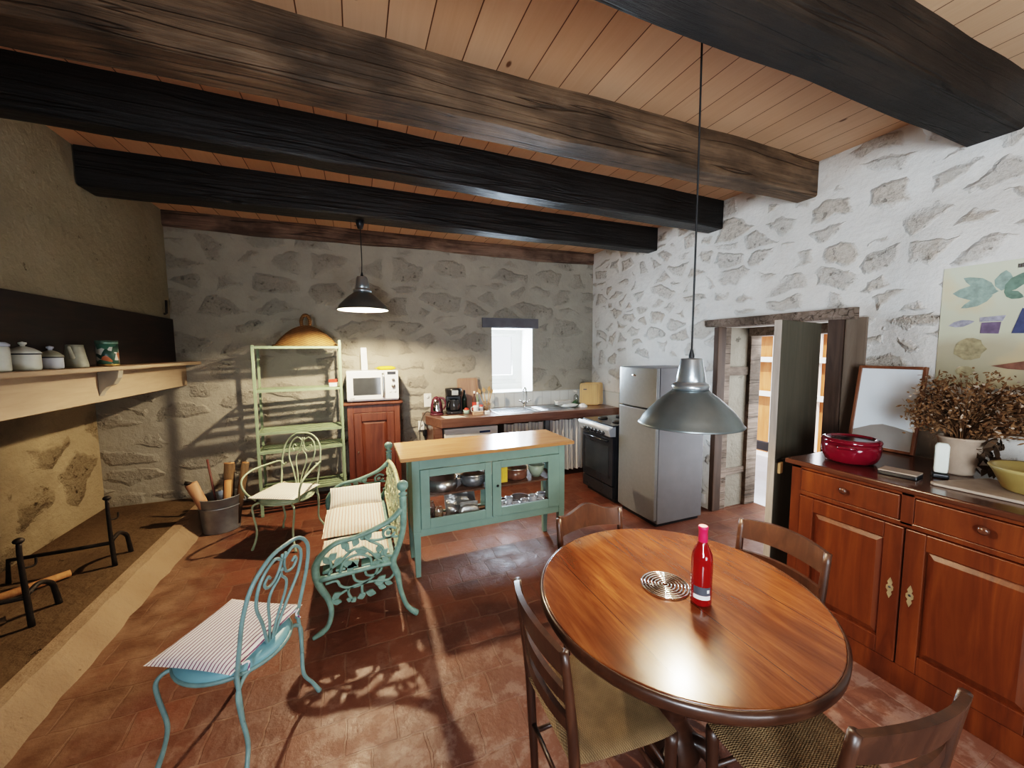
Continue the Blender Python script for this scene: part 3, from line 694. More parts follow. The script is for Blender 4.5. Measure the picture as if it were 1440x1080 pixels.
def dining_chair(label, loc, rotz, wavy):
    t = thing('dining_chair', label, 'chair', loc, rotz, 'rush seat chairs around the round table')
    for sx in (-1, 1):
        mb = MB(); mb.tube([(sx*.165, -.165, 0), (sx*.172, -.175, .25), (sx*.178, -.185, .46), (sx*.186, -.205, .66), (sx*.19, -.228, .835)], [.015, .018, .018, .016, .014], 8, False, 4, 1.1); build('back_post', mb, M['chair'], t)
        mb = MB(); mb.tube([(sx*.185, .165, 0), (sx*.19, .17, .25), (sx*.195, .17, .44)], [.014, .018, .021], 10); build('leg', mb, M['chair'], t)
    def rail(zb, zt, ht, bow, w=.186, y0=-.20, arch=.03, wav=False, name='back_slat', th=.009):
        def f(side):
            def g(u, v):
                x = (2*u-1)*w; k = 1-(2*u-1)**2
                y = y0-bow*k+side*th+(-.02 if name == 'top_rail' else 0)*v
                top = zt+arch*k
                if wav: top = zt+.004+.022*k**2+.012*math.cos((2*u-1)*PI*1.6)
                bot = zb+arch*.55*k
                return (x, y, bot+(top-bot)*v)
            return g
        mb = MB(); n = 20
        mb.grid(f(1), n, 3, True); mb.grid(f(-1), n, 3, True, None, True)
        F, Bk = f(1), f(-1)
        for v0 in (0, 1):
            mb.grid(lambda u, v, v0=v0: Vector(F(u, v0)).lerp(Vector(Bk(u, v0)), v), n, 1, False, None, v0 == 0)
        for u0 in (0, 1):
            mb.grid(lambda u, v, u0=u0: Vector(F(u0, u)).lerp(Vector(Bk(u0, u)), v), 3, 1, False, None, u0 == 1)
        build(name, mb, M['chair'], t)
    rail(.745, .835, .09, .035, .186, -.212, .018, wavy, 'top_rail', .010)
    rail(.645, .685, .04, .035, .183, -.198, .01)
    rail(.555, .592, .04, .033, .180, -.192, .01)
    def seat(sg):
        def g(u, v):
            a, b = 2*u-1, 2*v-1
            w = .175+.028*(v)
            k = (1-a**6)*(1-b**6)
            dip = -.012*(1-a*a)*(1-b*b)
            return (a*(w+.012*(1-b**4)), b*.19-.005, .447+(sg*.018*max(k, 0)**.5)+(dip if sg > 0 else 0))
        return g
    mb = MB(); mb.grid(seat(1), 18, 18, True); mb.grid(seat(-1), 18, 18, True, None, True); build('rush_seat', mb, M['rush'], t, 0, 2, 'woven straw rush seat')
    for z, yy in ((.22, .17), (.30, .17)):
        mb = MB(); mb.tube([(-.19, yy, z), (.19, yy, z)], .009, 8, False, 1); build('stretcher', mb, M['chair'], t)
    for sx in (-1, 1):
        mb = MB(); mb.tube([(sx*.172, -.17, .20), (sx*.188, .168, .20)], .009, 8, False, 1); build('stretcher', mb, M['chair'], t)
    mb = MB(); mb.tube([(-.172, -.175, .25), (.172, -.175, .25)], .009, 8, False, 1); build('stretcher', mb, M['chair'], t)
    return t
dining_chair('dark wood chair with wavy top rail behind the round table, toward the green island', (1.13, 1.475, 0), PI, True)
dining_chair('dark wood ladder-back chair between the round table and the sideboard', (1.59, 1.135, 0), D(93), False)
dining_chair('dark wood ladder-back chair left of the round table, rush seat tucked under', (.758, 1.095, 0), D(-92), False)
dining_chair('dark wood chair at the near side of the round table, bottom right of the photo', (1.231, .661, 0), D(-6.7), False)

# bottle and trivet
t = thing('wine_bottle', 'rose wine bottle with pink capsule on the round table', 'bottle', (1.172, 1.018, .7505), D(0))
mb = MB(); mb.lathe([(0, .004), (.030, .0), (.0355, .004), (.037, .012), (.037, .175), (.034, .195), (.022, .222), (.0155, .238), (.0145, .262), (0, .262)], 36); build('glass_body', mb, M['winered'], t)
mb = MB(); mb.lathe([(.0162, .240), (.0170, .243), (.0158, .268), (.0158, .285), (.0172, .287), (.0172, .296), (.0155, .2985), (0, .2985)], 28); build('capsule', mb, M['pink'], t)
mb = MB(); mb.lathe([(.0145, .299), (0, .2995)], 24); build('capsule_top', mb, M['pink_top'], t)
ca = math.atan2(-1.018, -1.172)
mb = MB(); mb.lathe([(.0374, .048), (.0374, .079)], 24, (0,0,0), None, ca-.75, ca+.95); build('label_dark', mb, M['label_d'], t, 0, 2, 'dark grey back label')
mb = MB(); mb.lathe([(.0374, .031), (.0374, .047)], 24, (0,0,0), None, ca-.75, ca+.95); build('label_white', mb, M['label_w'], t, 0, 2, 'white label strip')
mb = MB()
for k in range(7): mb.lathe([(.0377, .02+k*.014), (.0377, .02+k*.014+(.009 if k % 3 else .006))], 3, (0,0,0), None, ca-1.32, ca-1.18+.04*(k % 2))
build('vertical_lettering', mb, M['label_w'], t)
mb = MB(); mb.lathe([(.0378, .058), (.0378, .070)], 4, (0,0,0), None, ca+.55, ca+.80); build('emblem', mb, M['label_w'], t)
t = thing('trivet', 'chrome spiral ring trivet lying on the round table', 'trivet', (1.122, 1.148, .7505))
for k, r in enumerate([.012, .025, .038, .051, .064, .077, .089]):
    mb = MB(); mb.tube([(r*math.cos(a*PI/10), r*math.sin(a*PI/10), .006) for a in range(20)], .0036, 8, True, 2); build('ring', mb, M['chrome'], t)
mb = MB()
for k in range(3):
    a = k*2*PI/3+.5; mb.tube([(.01*math.cos(a), .01*math.sin(a), .0025), (.09*math.cos(a), .09*math.sin(a), .0025)], .0025, 6, False, 1)
build('cross_bars', mb, M['chrome'], t)

# ------------------------------------------------------------------ sideboard (front faces -x); local x = depth from the front, y along the wall
SX, SY1, SY0, SH = 2.46, 1.51, .43, 1.035
sb = thing('sideboard', 'long orange-brown wooden sideboard with two drawers and two doors, right wall', 'sideboard', (SX, 0, 0))
mb = MB(); mb.bx(.02, .72, SY0, SY1, .0, SH-.03); build('carcass', mb, M['sb'], sb, .004)
mb = MB(); mb.bx(0, .022, SY1-.055, SY1, 0, SH-.03); mb.bx(0, .022, SY0, SY0+.055, 0, SH-.03); mb.bx(0, .0215, SY0, SY1, .985, SH-.03); mb.bx(0, .0215, SY0+.05, SY1-.05, .83, .855); mb.bx(0, .0215, SY0, SY1, 0, .12); mb.bx(0, .0215, .945, .995, .84, 1.0)
build('face_frame', mb, M['sb'], sb, .003)
mb = MB(); mb.bx(-.025, .74, SY0-.03, SY1+.03, SH-.03, SH); build('top_board', mb, M['sb_top'], sb, .008, 3, 'dark polished top')
for (a, b) in ((.998, SY1-.058), (SY0+.058, .942)):
    mb = MB(); mb.bx(-.006, .018, a, b, .858, .982); dw = build('drawer', mb, M['sb'], sb, .004)
    mb = MB(); mb.lathe([(.008, 0), (.009, .012), (.018, .018), (.019, .026), (.010, .032), (0, .033)], 18, (0,0,0), Matrix.Translation((-.006, (a+b)/2, .93)) @ Matrix.Rotation(-PI/2, 4, 'Y')); build('knob', mb, M['sb_top'], dw)
for k, (a, b) in enumerate(((.973, SY1-.058), (SY0+.058, .967))):
    mb = MB(); fw = .075
    mb.bx(-.008, .016, a, a+fw, .125, .826); mb.bx(-.008, .016, b-fw, b, .125, .826); mb.bx(-.008, .016, a+fw, b-fw, .745, .826); mb.bx(-.008, .016, a+fw, b-fw, .125, .215)
    dd = build('door', mb, M['sb'], sb, .004)
    mb = MB(); y0, y1, z0, z1 = a+fw, b-fw, .215, .745
    q = .03
    vs = [(.012, y0, z0), (.012, y1, z0), (.012, y1, z1), (.012, y0, z1), (-.001, y0+q, z0+q), (-.001, y1-q, z0+q), (-.001, y1-q, z1-q), (-.001, y0+q, z1-q)]
    mb.add(vs, [(4,5,6,7), (0,1,5,4), (1,2,6,5), (2,3,7,6), (3,0,4,7)]); build('panel', mb, M['sb'], dd)
    ey = a+.035 if k == 0 else b-.035
    mb = MB(); pts = [(0, .055), (.010, .03), (.006, .018), (.014, .008), (.014, -.008), (.006, -.018), (.010, -.03), (0, -.055), (-.010, -.03), (-.006, -.018), (-.014, -.008), (-.014, .008), (-.006, .018), (-.010, .03)]
    mb.prism([(ey+p, .50+z) for p, z in pts], 'x', -.0115, -.008); es = build('escutcheon', mb, plain('worn_brass', (.50,.40,.24), .35, .7, .2, 40), dd, 0, 2, 'pale brass key plate')
    mb = MB(); mb.ball((-.012, ey, .505), .0055, 8); build('keyhole', mb, M['black'], es)
ZS = SH+.001
# casserole
t = thing('casserole_pot', 'round dark red enamel casserole pot on the sideboard', 'pot', (2.70, 1.335, ZS), D(20))
mb = MB(); mb.lathe([(0, .004), (.10, 0), (.118, .012), (.133, .05), (.137, .09), (.133, .118), (.126, .120), (0, .118)], 44); build('body', mb, M['red'], t)
mb = MB(); mb.lathe([(.138, .121), (.140, .127), (.134, .138), (.118, .145), (.112, .142), (.108, .132), (0, .130)], 44); lid = build('lid', mb, M['red'], t)
mb = MB(); mb.lathe([(0, .131), (.105, .133)], 40); build('lid_recess', mb, M['black_enamel'], lid)
for s in (-1, 1):
    mb = MB(); mb.tube([(s*.128, -.035, .10), (s*.165, -.03, .105), (s*.165, .03, .105), (s*.128, .035, .10)], .009, 8); build('handle', mb, M['red'], t)
# leaning framed sheet
t = thing('framed_sheet', 'thin wooden frame holding a sheet painted pale blue for reflected daylight, leaning behind the red pot', 'picture frame', (3.185, 1.42, ZS)); t.rotation_euler = (0, D(9), 0)
W2, H2, fw = .175, .555, .018
mb = MB(); mb.bx(-.012, .012, -W2, -W2+fw, 0, H2); mb.bx(-.012, .012, W2-fw, W2, 0, H2); mb.bx(-.012, .012, -W2+fw, W2-fw, 0, fw); mb.bx(-.012, .012, -W2+fw, W2-fw, H2-fw, H2); build('frame', mb, M['frame'], t, .003)
mb = MB(); mb.bx(-.002, .006, -W2+fw, W2-fw, fw, H2-fw); sh = build('sheet', mb, M['sheet'], t)
mb = MB(); mb.prism([(-W2+fw+.001, fw+.001), (W2-fw-.001, fw+.001), (W2-fw-.001, .11), (.06, .155), (.0, .17), (-.07, .16), (-W2+fw+.001, .14)], 'x', -.0035, -.002); build('lower_patch', mb, M['sheet_d'], sh)
# small flat box
t = thing('flat_box', 'small flat dark box with pale top lying before the framed sheet', 'box', (2.62, 1.075, ZS), D(8))
mb = MB(); mb.bx(-.04, .06, -.075, .075, 0, .018); build('box_base', mb, M['black'], t, .003)
mb = MB(); mb.bx(-.04, .06, -.075, .075, .0185, .026); build('box_lid', mb, M['slate'], t, .003)
# cordless phone
t = thing('cordless_phone', 'white cordless phone standing in its cradle in front of the clay pot', 'phone', (2.78, .982, ZS), D(25)); 
mb = MB(); mb.bx(-.035, .04, -.03, .03, 0, .022); mb.bx(-.01, .03, -.027, .027, .022, .045); build('cradle', mb, M['black'], t, .006, 3)
mb = MB(); pts = [(-.024, .026), (.024, .026), (.026, .05), (.026, .165), (.018, .182), (-.018, .182), (-.026, .165), (-.026, .05)]
mb.prism([(a, b) for a, b in pts], 'x', -.022, -.002); build('handset', mb, plain('pale_handset', (.70,.74,.66), .4, 0, .04), t, .007, 3)
# clay pot with dried bouquet
t = thing('dried_flower_pot', 'beige clay pot with a large brown dried bouquet on the sideboard', 'plant', (2.95, .975, ZS))
mb = MB(); mb.lathe([(0, 0), (.052, 0), (.056, .01), (.078, .14), (.086, .185), (.092, .19), (.090, .20), (.080, .20), (.074, .15), (0, .14)], 32); build('clay_pot', mb, M['clay'], t)
rd = random.Random(21); st = MB(); hd = MB(); dk = MB(); pl = MB()
for k in range(230):
    a = rd.uniform(0, 2*PI); el = rd.uniform(.25, 1.15); ln = rd.uniform(.22, .42)
    tip = Vector((math.cos(a)*math.cos(el)*ln*.6, math.sin(a)*math.cos(el)*ln*1.1-.07, .18+math.sin(el)*ln*.92))
    if tip.y > .15: tip.y = .15-rd.random()*.06
    if tip.x > .24: tip.x = .24-rd.random()*.05
    mid = Vector((tip.x*.35, tip.y*.35, .18+(tip.z-.18)*.62))
    st.tube([(tip.x*.1, tip.y*.1, .15), mid, tip], .0022, 4, False, 3)
    for j in range(14):
        o = Vector((rd.gauss(0, .022), rd.gauss(0, .022), rd.gauss(0, .022)))
        p = tip+o; p.x = min(p.x, .255); e = p+Vector((rd.gauss(0, .012), rd.gauss(0, .012), rd.gauss(.0, .012))); e.x = min(e.x, .26)
        (pl if rd.random() < .12 else hd).leaf(p, e, .005, (rd.gauss(0, 1), rd.gauss(0, 1), rd.gauss(0, 1)), .001)
for k in range(70):
    b = Vector((rd.uniform(-.02, .06), -.075+rd.gauss(0, .025), .22+rd.gauss(0, .03))); f = rd.random()
    p = b+Vector((rd.gauss(0, .03), -.05*f+rd.gauss(0, .03), -.17*f)); p.z = max(p.z, .03); p.y = max(p.y, -.125)
    e = p+Vector((rd.gauss(0, .03), rd.gauss(-.01, .03), rd.gauss(-.02, .03))); e.z = max(e.z, .012); e.y = max(e.y, -.13)
    dk.leaf(p, e, .014, (rd.gauss(0, 1), rd.gauss(0, 1), rd.gauss(0, .6)), .001)
build('stems', st, M['dried'], t)['kind'] = 'stuff'; build('dried_flowers', hd, M['dried'], t)['kind'] = 'stuff'; build('drooping_leaves', dk, M['dried_dark'], t, 0, 2, 'dark drooping dried leaves')['kind'] = 'stuff'; build('seed_heads', pl, M['dried_pale'], t)['kind'] = 'stuff'
# stone slab and ochre bowl
mb = MB(); mb.prism([(2.58, .93), (2.60, .95), (2.92, .86), (2.95, .40), (2.62, .40)], 'z', ZS, ZS+.014)
tag(build('stone_slab', mb, M['slate'], None, .004), 'flat pale stone slab lying on the sideboard under the ochre bowl', 'slab')
t = thing('ochre_bowl', 'wide ochre earthenware bowl on the stone slab, right photo edge', 'bowl', (2.80, .675, ZS+.015))
mb = MB(); mb.lathe([(0, 0), (.09, 0), (.105, .01), (.138, .085), (.150, .105), (.148, .112), (.138, .110), (.125, .08), (.09, .015), (0, .012)], 44); build('body', mb, M['bowl'], t)
mb = MB(); mb.lathe([(.139, .088), (.152, .107), (.149, .1125), (.1385, .1108)], 44); build('glazed_rim', mb, plain('pale_glaze_rim', (.42,.33,.14), .3), t)
# poster
t = thing('poster', 'pale botanical poster with green leaves and blue pail, on the right wall', 'poster', (XR-.1065, .848, 1.825)); 
mb = MB(); mb.bx(0, .006, -.46, .385, -.352, .352)
def poster_mat():
    t = NT('poster_paper'); v = t.coord()
    sp = t.n('ShaderNodeSeparateXYZ'); t.l(t.tc.outputs['Object'], sp.inputs[0])
    n = t.noise(v, 4, 4)
    zz = t.math('ADD', sp.outputs[2], t.math('MULTIPLY', n, .12))
    c = t.ramp(t.math('ADD', zz, .5), [(.2, (.36,.33,.22)), (.44, (.44,.39,.28)), (.52, (.58,.58,.44)), (.9, (.66,.68,.54))])
    c = t.mix(t.ramp(t.noise(v, 3.1, 3), [(.55, 0.0), (.75, .5)]), c, (.70,.48,.24))
    t.color(c); return t.fin(Roughness=.35)
build('paper', mb, poster_mat(), t)
def pshape(name, mat, polys):
    mb = MB()
    for p in polys:
        pshape.k += 1; mb.prism(p, 'x', -.0008-.0003*pshape.k, 0)
    build(name, mb, mat, t)
pshape.k = 0
def pleaf(y0, z0, y1, z1, w):
    d = Vector((y1-y0, z1-z0)); s_ = Vector((-d.y, d.x)).normalized()*w; b = Vector((y0, z0))
    return [tuple(b), tuple(b+d*.25+s_*.8), tuple(b+d*.55+s_), tuple(b+d*.85+s_*.5), tuple(b+d), tuple(b+d*.85-s_*.5), tuple(b+d*.55-s_), tuple(b+d*.25-s_*.8)]
G1, G2 = plain('poster_green', (.30,.39,.34), .5, 0, .25, 30), plain('poster_dark_green', (.16,.24,.19), .5, 0, .25, 30)
pshape('green_leaves', G1, [pleaf(.16, .19, .34, .20, .045), pleaf(.17, .20, .30, .285, .03), pleaf(.15, .19, .14, .30, .035), pleaf(.18, .17, .30, .11, .024)])
pshape('dark_green_leaves', G2, [pleaf(.14, .18, .06, .28, .03), pleaf(.14, .18, .07, .145, .022)])
pshape('blue_pail', plain('poster_navy', (.07,.085,.17), .5, 0, .2, 30), [[(.10, -.045), (-.02, -.05), (-.005, .09), (.025, .072), (.07, .088)]])
pshape('purple_box', plain('poster_purple', (.17,.13,.20), .5, 0, .2, 30), [[(.215, -.04), (.145, -.045), (.140, .02), (.212, .02)]])
pshape('lilac_flowers', plain('poster_lilac', (.36,.36,.42), .5, 0, .3, 50), [pleaf(.345, .01, .24, .03, .02), [(.22, .025), (.135, .025), (.125, .055), (.22, .05)]])
pshape('brown_blots', plain('poster_brown', (.32,.27,.16), .6, 0, .4, 30), [[(.25+.06*math.cos(k*PI/7)*(1+.15*math.sin(k*3)), -.13+.065*math.sin(k*PI/7)) for k in range(14)], [(.26+.04*math.cos(k*PI/5), -.26+.03*math.sin(k*PI/5)) for k in range(10)]])
pshape('red_brown_blot', plain('poster_red_brown', (.20,.09,.06), .6, 0, .3, 30), [[(.16, -.225), (.06, -.20), (.02, -.19), (-.02, -.22), (.03, -.245), (.10, -.24)]])
pshape('small_lettering', plain('poster_ink', (.12,.11,.10), .6), [[(.098-.012*k, .305), (.089-.012*k, .305), (.089-.012*k, .325+(k % 2)*.004), (.098-.012*k, .325)] for k in (0, 1, 2)]+[[(.035-.011*k, .310), (.027-.011*k, .310), (.027-.011*k, .330-(k % 3)*.003), (.035-.011*k, .330)] for k in range(7)])

# ------------------------------------------------------------------ fridge
fr = thing('fridge', 'tall silver fridge-freezer with two doors against the right wall', 'fridge', (2.56, 3.07, 0))
FW, FH, FS = .272, 1.535, 1.14
mb = MB(); mb.bx(.055, .62, -FW, FW, .03, FH); build('cabinet', mb, M['fridge_side'], fr, .006)
mb = MB(); mb.bx(.045, .054, -FW+.01, FW-.01, .06, FH-.01); build('door_seal', mb, M['fridge_seal'], fr)
def fdoor(z0, z1, name):
    mb = MB(); n = 18
    pts = [(-FW, .045), (-FW, .012)]+[(-FW+2*FW*i/n, .012-.022*math.sin(PI*i/n)**.7) for i in range(1, n)]+[(FW, .012), (FW, .045)]
    mb.prism([(b, a) for a, b in pts], 'z', z0, z1, False); return build(name, mb, M['fridge'], fr, .005, 3)
fd = fdoor(FS+.008, FH-.004, 'freezer_door'); fdoor(.07, FS-.006, 'fridge_door')
mb = MB(); mb.lathe([(0, 0), (.028, 0), (.030, .003), (.024, .006), (0, .007)], 24, (0,0,0), Matrix.Translation((-.0085, .02, 1.455)) @ Matrix.Rotation(-PI/2, 4, 'Y') @ Matrix.Diagonal((.45, 1, 1, 1))); build('badge', mb, M['chrome'], fd, 0, 2, 'small oval chrome badge')
mb = MB(); mb.bx(.06, .6, -FW+.02, FW-.02, 0, .03); build('plinth', mb, M['black'], fr)

# ------------------------------------------------------------------ cooker
ck = thing('cooker', 'black oven cooker with white-edged control panel between fridge and counter', 'cooker', (2.56, 3.73, 0))
CW = .30
mb = MB(); mb.bx(.04, .60, -CW, CW, .05, .865); build('body', mb, M['black_enamel'], ck, .004)
mb = MB(); mb.bx(.0, .61, -CW, CW, .866, .884); hb = build('hob', mb, M['black_enamel'], ck, .004)
for (x, y) in ((.18, -.14), (.18, .14), (.44, -.14), (.44, .14)):
    mb = MB(); mb.lathe([(.035, 0), (.06, .004), (.055, .014), (.02, .018), (0, .018)], 20, (x, y, .8845)); build('burner', mb, M['iron'], hb)
mb = MB(); mb.prism([(.04, .755), (-.03, .76), (-.055, .83), (.0, .868), (.04, .868)], 'y', -CW, CW); cp = build('control_panel', mb, plain('silver_panel', (.50,.54,.58), .3, .5, .05), ck, .004)
mb = MB(); mb.tube([(-.048, -CW, .853), (-.048, CW, .853)], .020, 10, False, 1); build('white_edge', mb, plain('white_enamel_edge', (.86,.86,.86), .3), cp)
for k in range(6):
    y = .17-k*.072
    mb = MB(); mb.lathe([(.022, 0), (.020, .022), (0, .024)], 18, (0,0,0), Matrix.Translation((-.043, y, .793)) @ Matrix.Rotation(D(-110), 4, 'Y')); build('knob', mb, M['black'], cp)
mb = MB(); mb.bx(.0, .04, -CW+.005, CW-.005, .20, .748); od = build('oven_door', mb, M['black_enamel'], ck, .006)
mb = MB(); mb.bx(-.004, -.0005, -CW+.07, CW-.07, .30, .64); build('oven_window', mb, plain('smoked_glass', (.03,.035,.04), .06), od)
mb = MB(); mb.tube([(.0, -.22, .70), (-.035, -.22, .705), (-.035, .22, .705), (.0, .22, .70)], .010, 8, False, 1); build('oven_handle', mb, M['black_enamel'], od)
mb = MB(); mb.bx(.005, .04, -CW+.005, CW-.005, .055, .19); build('drawer', mb, M['black_enamel'], ck, .005)
mb = MB(); mb.bx(.06, .58, -CW+.03, CW-.03, 0, .05); build('plinth', mb, M['black'], ck)

# ------------------------------------------------------------------ kitchen counter
ct = thing('kitchen_counter', 'red-brown worktop kitchen counter under the window, back wall', 'counter', (0, 0, 0))
mb = MB(); mb.prism([(.78, 5.145), (.78, 4.86), (.905, 4.50), (2.56, 4.47), (3.42, 4.44), (3.42, 5.145)], 'z', .79, .90); build('worktop', mb, M['counter'], ct, .006)
mb = MB(); mb.bx(.83, .90, 4.62, 5.14, 0, .789); mb.bx(.84, .93, 4.56, 4.62, 0, .789); build('end_panel', mb, M['counter'], ct, .004)
mb = MB(); mb.bx(2.305, 2.365, 4.54, 4.60, 0, .789); build('front_post', mb, plain('grey_post', (.16,.17,.18), .7), ct, .003)
mb = MB(); mb.bx(.90, 3.42, 4.95, 4.97, 0, .789); build('back_panel', mb, M['dark_in'], ct)
def curtain(x0, x1, z0, z1, y=4.56, waves=9, seed=0):
    rd = random.Random(seed); ph = rd.uniform(0, 6)
    def g(u, v):
        x = x0+(x1-x0)*u
        amp = .012+.012*(1-v)
        return (x, y+amp*math.sin(u*waves*2*PI+ph+.4*math.sin(v*3))+.006*math.sin(u*31), z0+(z1-z0)*v-(.012*abs(math.sin(u*PI*3)) if v > .95 else 0))
    mb = MB(); mb.grid(g, 130, 8, True); return mb
for a, b, s, lab in ((1.72, 2.28, 1, 'pleated grey curtain under the sink, left of the grey post'), (2.375, 2.95, 2, None)):
    o = build('counter_curtain', curtain(a, b, .07, .775, 4.55, 8, s), M['curtain'], ct)
dw = thing('dishwasher', 'white dishwasher front under the left end of the worktop', 'dishwasher', (1.29, 4.545, 0))
mb = MB(); mb.bx(-.34, .34, .02, .38, .05, .765); build('casing', mb, M['white'], dw, .004)
mb = MB(); mb.bx(-.34, .34, 0, .02, .655, .765); cpn = build('control_strip', mb, M['white'], dw, .005)
mb = MB(); mb.bx(.10, .24, -.002, 0, .69, .715); build('display', mb, plain('blue_display', (.06,.10,.2), .2), cpn)
mb = MB(); mb.bx(-.335, .335, 0, .02, .10, .648); build('door', mb, M['white'], dw, .005)
mb = MB(); mb.bx(-.31, .31, .04, .36, 0, .05); build('plinth', mb, M['black'], dw)
# tiles
mb = MB(); mb.bx(1.52, 3.405, YB-.012, YB-.001, .901, 1.108); mb.bx(XR-.012, XR-.001, 4.45, YB-.013, .901, 1.108)
tag(build('tile_backsplash', mb, M['tile']), 'row of white wall tiles behind the sink', 'tiles')
# sink
sk = thing('kitchen_sink', 'stainless steel sink with drainer set in the worktop under the window', 'sink', (2.2, 4.80, .9005))
mb = MB()
mb.bx(-.56, .56, -.245, -.215, 0, .006); mb.bx(-.56, .56, .20, .245, 0, .006); mb.bx(-.56, -.525, -.215, .20, 0, .006); mb.bx(.0, .04, -.215, .20, 0, .006); mb.bx(.53, .56, -.215, .20, 0, .006)
build('rim', mb, M['steel'], sk, .002)
mb = MB(); mb.bx(-.525, 0, -.215, .20, .0008, .002); mb.bx(-.525, -.515, -.215, .20, .001, .004); build('basin', mb, plain('shaded_steel', (.38,.40,.42), .25, 1, .08), sk)
mb = MB()
for k in range(9): mb.tube([(.07, -.19+k*.046, .003), (.51, -.19+k*.046, .003)], .004, 6, False, 1)
mb.bx(.04, .53, -.215, .20, .0005, .002); build('drainer', mb, M['steel'], sk)
fc = thing('mixer_tap', 'chrome gooseneck mixer tap with cross handles behind the sink', 'tap', (2.22, 5.035, .907))
mb = MB(); mb.lathe([(.03, 0), (.03, .012), (.020, .03), (.018, .07), (.012, .08), (0, .08)], 20); build('tap_base', mb, M['chrome'], fc)
mb = MB(); mb.tube([(.02, 0, .06), (.025, -.01, .17), (-.005, -.05, .26), (-.06, -.12, .285), (-.095, -.17, .25), (-.10, -.18, .20)], .010, 10); build('spout', mb, M['steel'], fc)
for s in (-1, 1):
    mb = MB(); mb.tube([(s*.012, 0, .045), (s*.075, -.02, .085)], .009, 8, False, 1)
    c = Vector((s*.08, -.022, .088))
    for a in range(2): mb.tube([c+Vector((math.cos(a*PI/2+.6)*.028, math.sin(a*PI/2+.6)*.028, 0)), c-Vector((math.cos(a*PI/2+.6)*.028, math.sin(a*PI/2+.6)*.028, 0))], .007, 8, False, 1)
    build('cross_handle', mb, M['chrome'], fc)
ZT = .9005
# kettle
t = thing('electric_kettle', 'dark red and steel electric kettle at the left end of the worktop', 'kettle', (.93, 4.90, ZT), D(-15))
mb = MB(); mb.lathe([(0, 0), (.085, 0), (.088, .012), (.08, .022), (0, .022)], 30); build('base', mb, M['purple'], t)
mb = MB(); mb.lathe([(0, .023), (.076, .023), (.080, .04), (.074, .12), (.058, .19), (.03, .225), (0, .235)], 30); build('body', mb, M['purple'], t)
mb = MB(); mb.lathe([(.0805, .05), (.0755, .12), (.0605, .185), (.045, .207)], 16, (0,0,0), None, D(-120), D(-58)); build('steel_panel', mb, M['chrome'], t)
mb = MB(); mb.tube([(.035, 0, .215), (.09, 0, .20), (.115, 0, .13), (.085, 0, .06)], [.012, .014, .012, .01], 8); build('handle', mb, M['purple'], t)
# coffee maker
t = thing('coffee_maker', 'black filter coffee maker on the worktop beside the kettle', 'coffee maker', (1.16, 4.93, ZT), D(-8))
mb = MB(); mb.bx(-.10, .10, -.12, .11, 0, .04); build('base', mb, M['black'], t, .012, 3)
mb = MB(); mb.bx(-.10, .10, .03, .11, .04, .26); build('water_tank', mb, M['black'], t, .01, 3)
mb = MB(); mb.lathe([(0, 0), (.095, 0), (.102, .02), (.112, .085), (.110, .10), (0, .104)], 30, (0, -.01, .225)); build('filter_holder', mb, M['black'], t)
mb = MB(); mb.bx(-.035, .05, -.128, -.120, .245, .31); build('tank_window', mb, plain('grey_clear_plastic', (.25,.27,.28), .15), t, .004)
mb = MB(); mb.lathe([(0, .042), (.068, .042), (.075, .06), (.078, .12), (.06, .17), (.058, .185)], 28, (0, -.045, 0)); jg = build('glass_jug', mb, M['black_enamel'], t)
mb = MB(); mb.tube([(-.06, -.10, .17), (-.10, -.14, .15), (-.10, -.14, .09), (-.07, -.09, .075)], .009, 8); build('jug_handle', mb, M['black'], jg)
mb = MB(); mb.ball((-.04, -.121, .02), .008, 8); build('switch', mb, M['chrome'], t)
def bottle(name, lab, loc, r, hgt, mat, capm, labm=None, cat='bottle', neck=.35):
    t = thing(name, lab, cat, loc)
    sh = hgt*(1-neck)
    mb = MB(); mb.lathe([(0, 0), (r, 0), (r, sh*.9), (r*.9, sh), (r*.4, sh+(hgt-sh)*.4), (r*.36, hgt*.94), (0, hgt*.94)], 20); build('body', mb, mat, t)
    mb = MB(); mb.lathe([(r*.42, hgt*.90), (r*.44, hgt*.905), (r*.44, hgt), (0, hgt)], 16); build('cap', mb, capm, t)
    if labm: mb = MB(); mb.lathe([(r*1.012, sh*.2), (r*1.012, sh*.75)], 20); build('paper_label', mb, labm, t)
    return t
bottle('oil_bottle', 'dark green oil bottle on the worktop beside the coffee maker', (1.315, 4.97, ZT), .034, .29, plain('dark_green_glass', (.015,.03,.02), .08), M['black'])
bottle('sauce_bottle', 'white capped red and white sauce bottle on the worktop', (1.42, 4.86, ZT), .028, .28, plain('brown_sauce', (.10,.05,.04), .2), M['white'], M['redpack'])
bottle('vinegar_bottle', 'slim greenish vinegar bottle behind the white jug on the worktop', (1.50, 4.99, ZT), .024, .25, plain('green_glass', (.20,.26,.18), .1), M['label_w'], M['label_w'])
t = thing('milk_jug', 'small white jug standing before the sauce bottle', 'jug', (1.405, 4.74, ZT))
mb = MB(); mb.lathe([(0, 0), (.034, 0), (.036, .01), (.034, .08), (.039, .105), (.034, .105), (.03, .08), (0, .01)], 22); build('body', mb, M['plate'], t)
mb = MB(); mb.tube([(-.034, 0, .09), (-.06, 0, .085), (-.06, 0, .04), (-.035, 0, .025)], .005, 6); build('handle', mb, M['plate'], t)
t = thing('spice_jar', 'small red topped jar among the condiments on the worktop', 'jar', (1.495, 4.80, ZT))
mb = MB(); mb.lathe([(0, 0), (.024, 0), (.024, .07), (.018, .08), (0, .08)], 18); build('body', mb, M['label_w'], t)
mb = MB(); mb.lathe([(.022, .08), (.022, .105), (0, .106)], 18); build('lid', mb, M['redpack'], t)
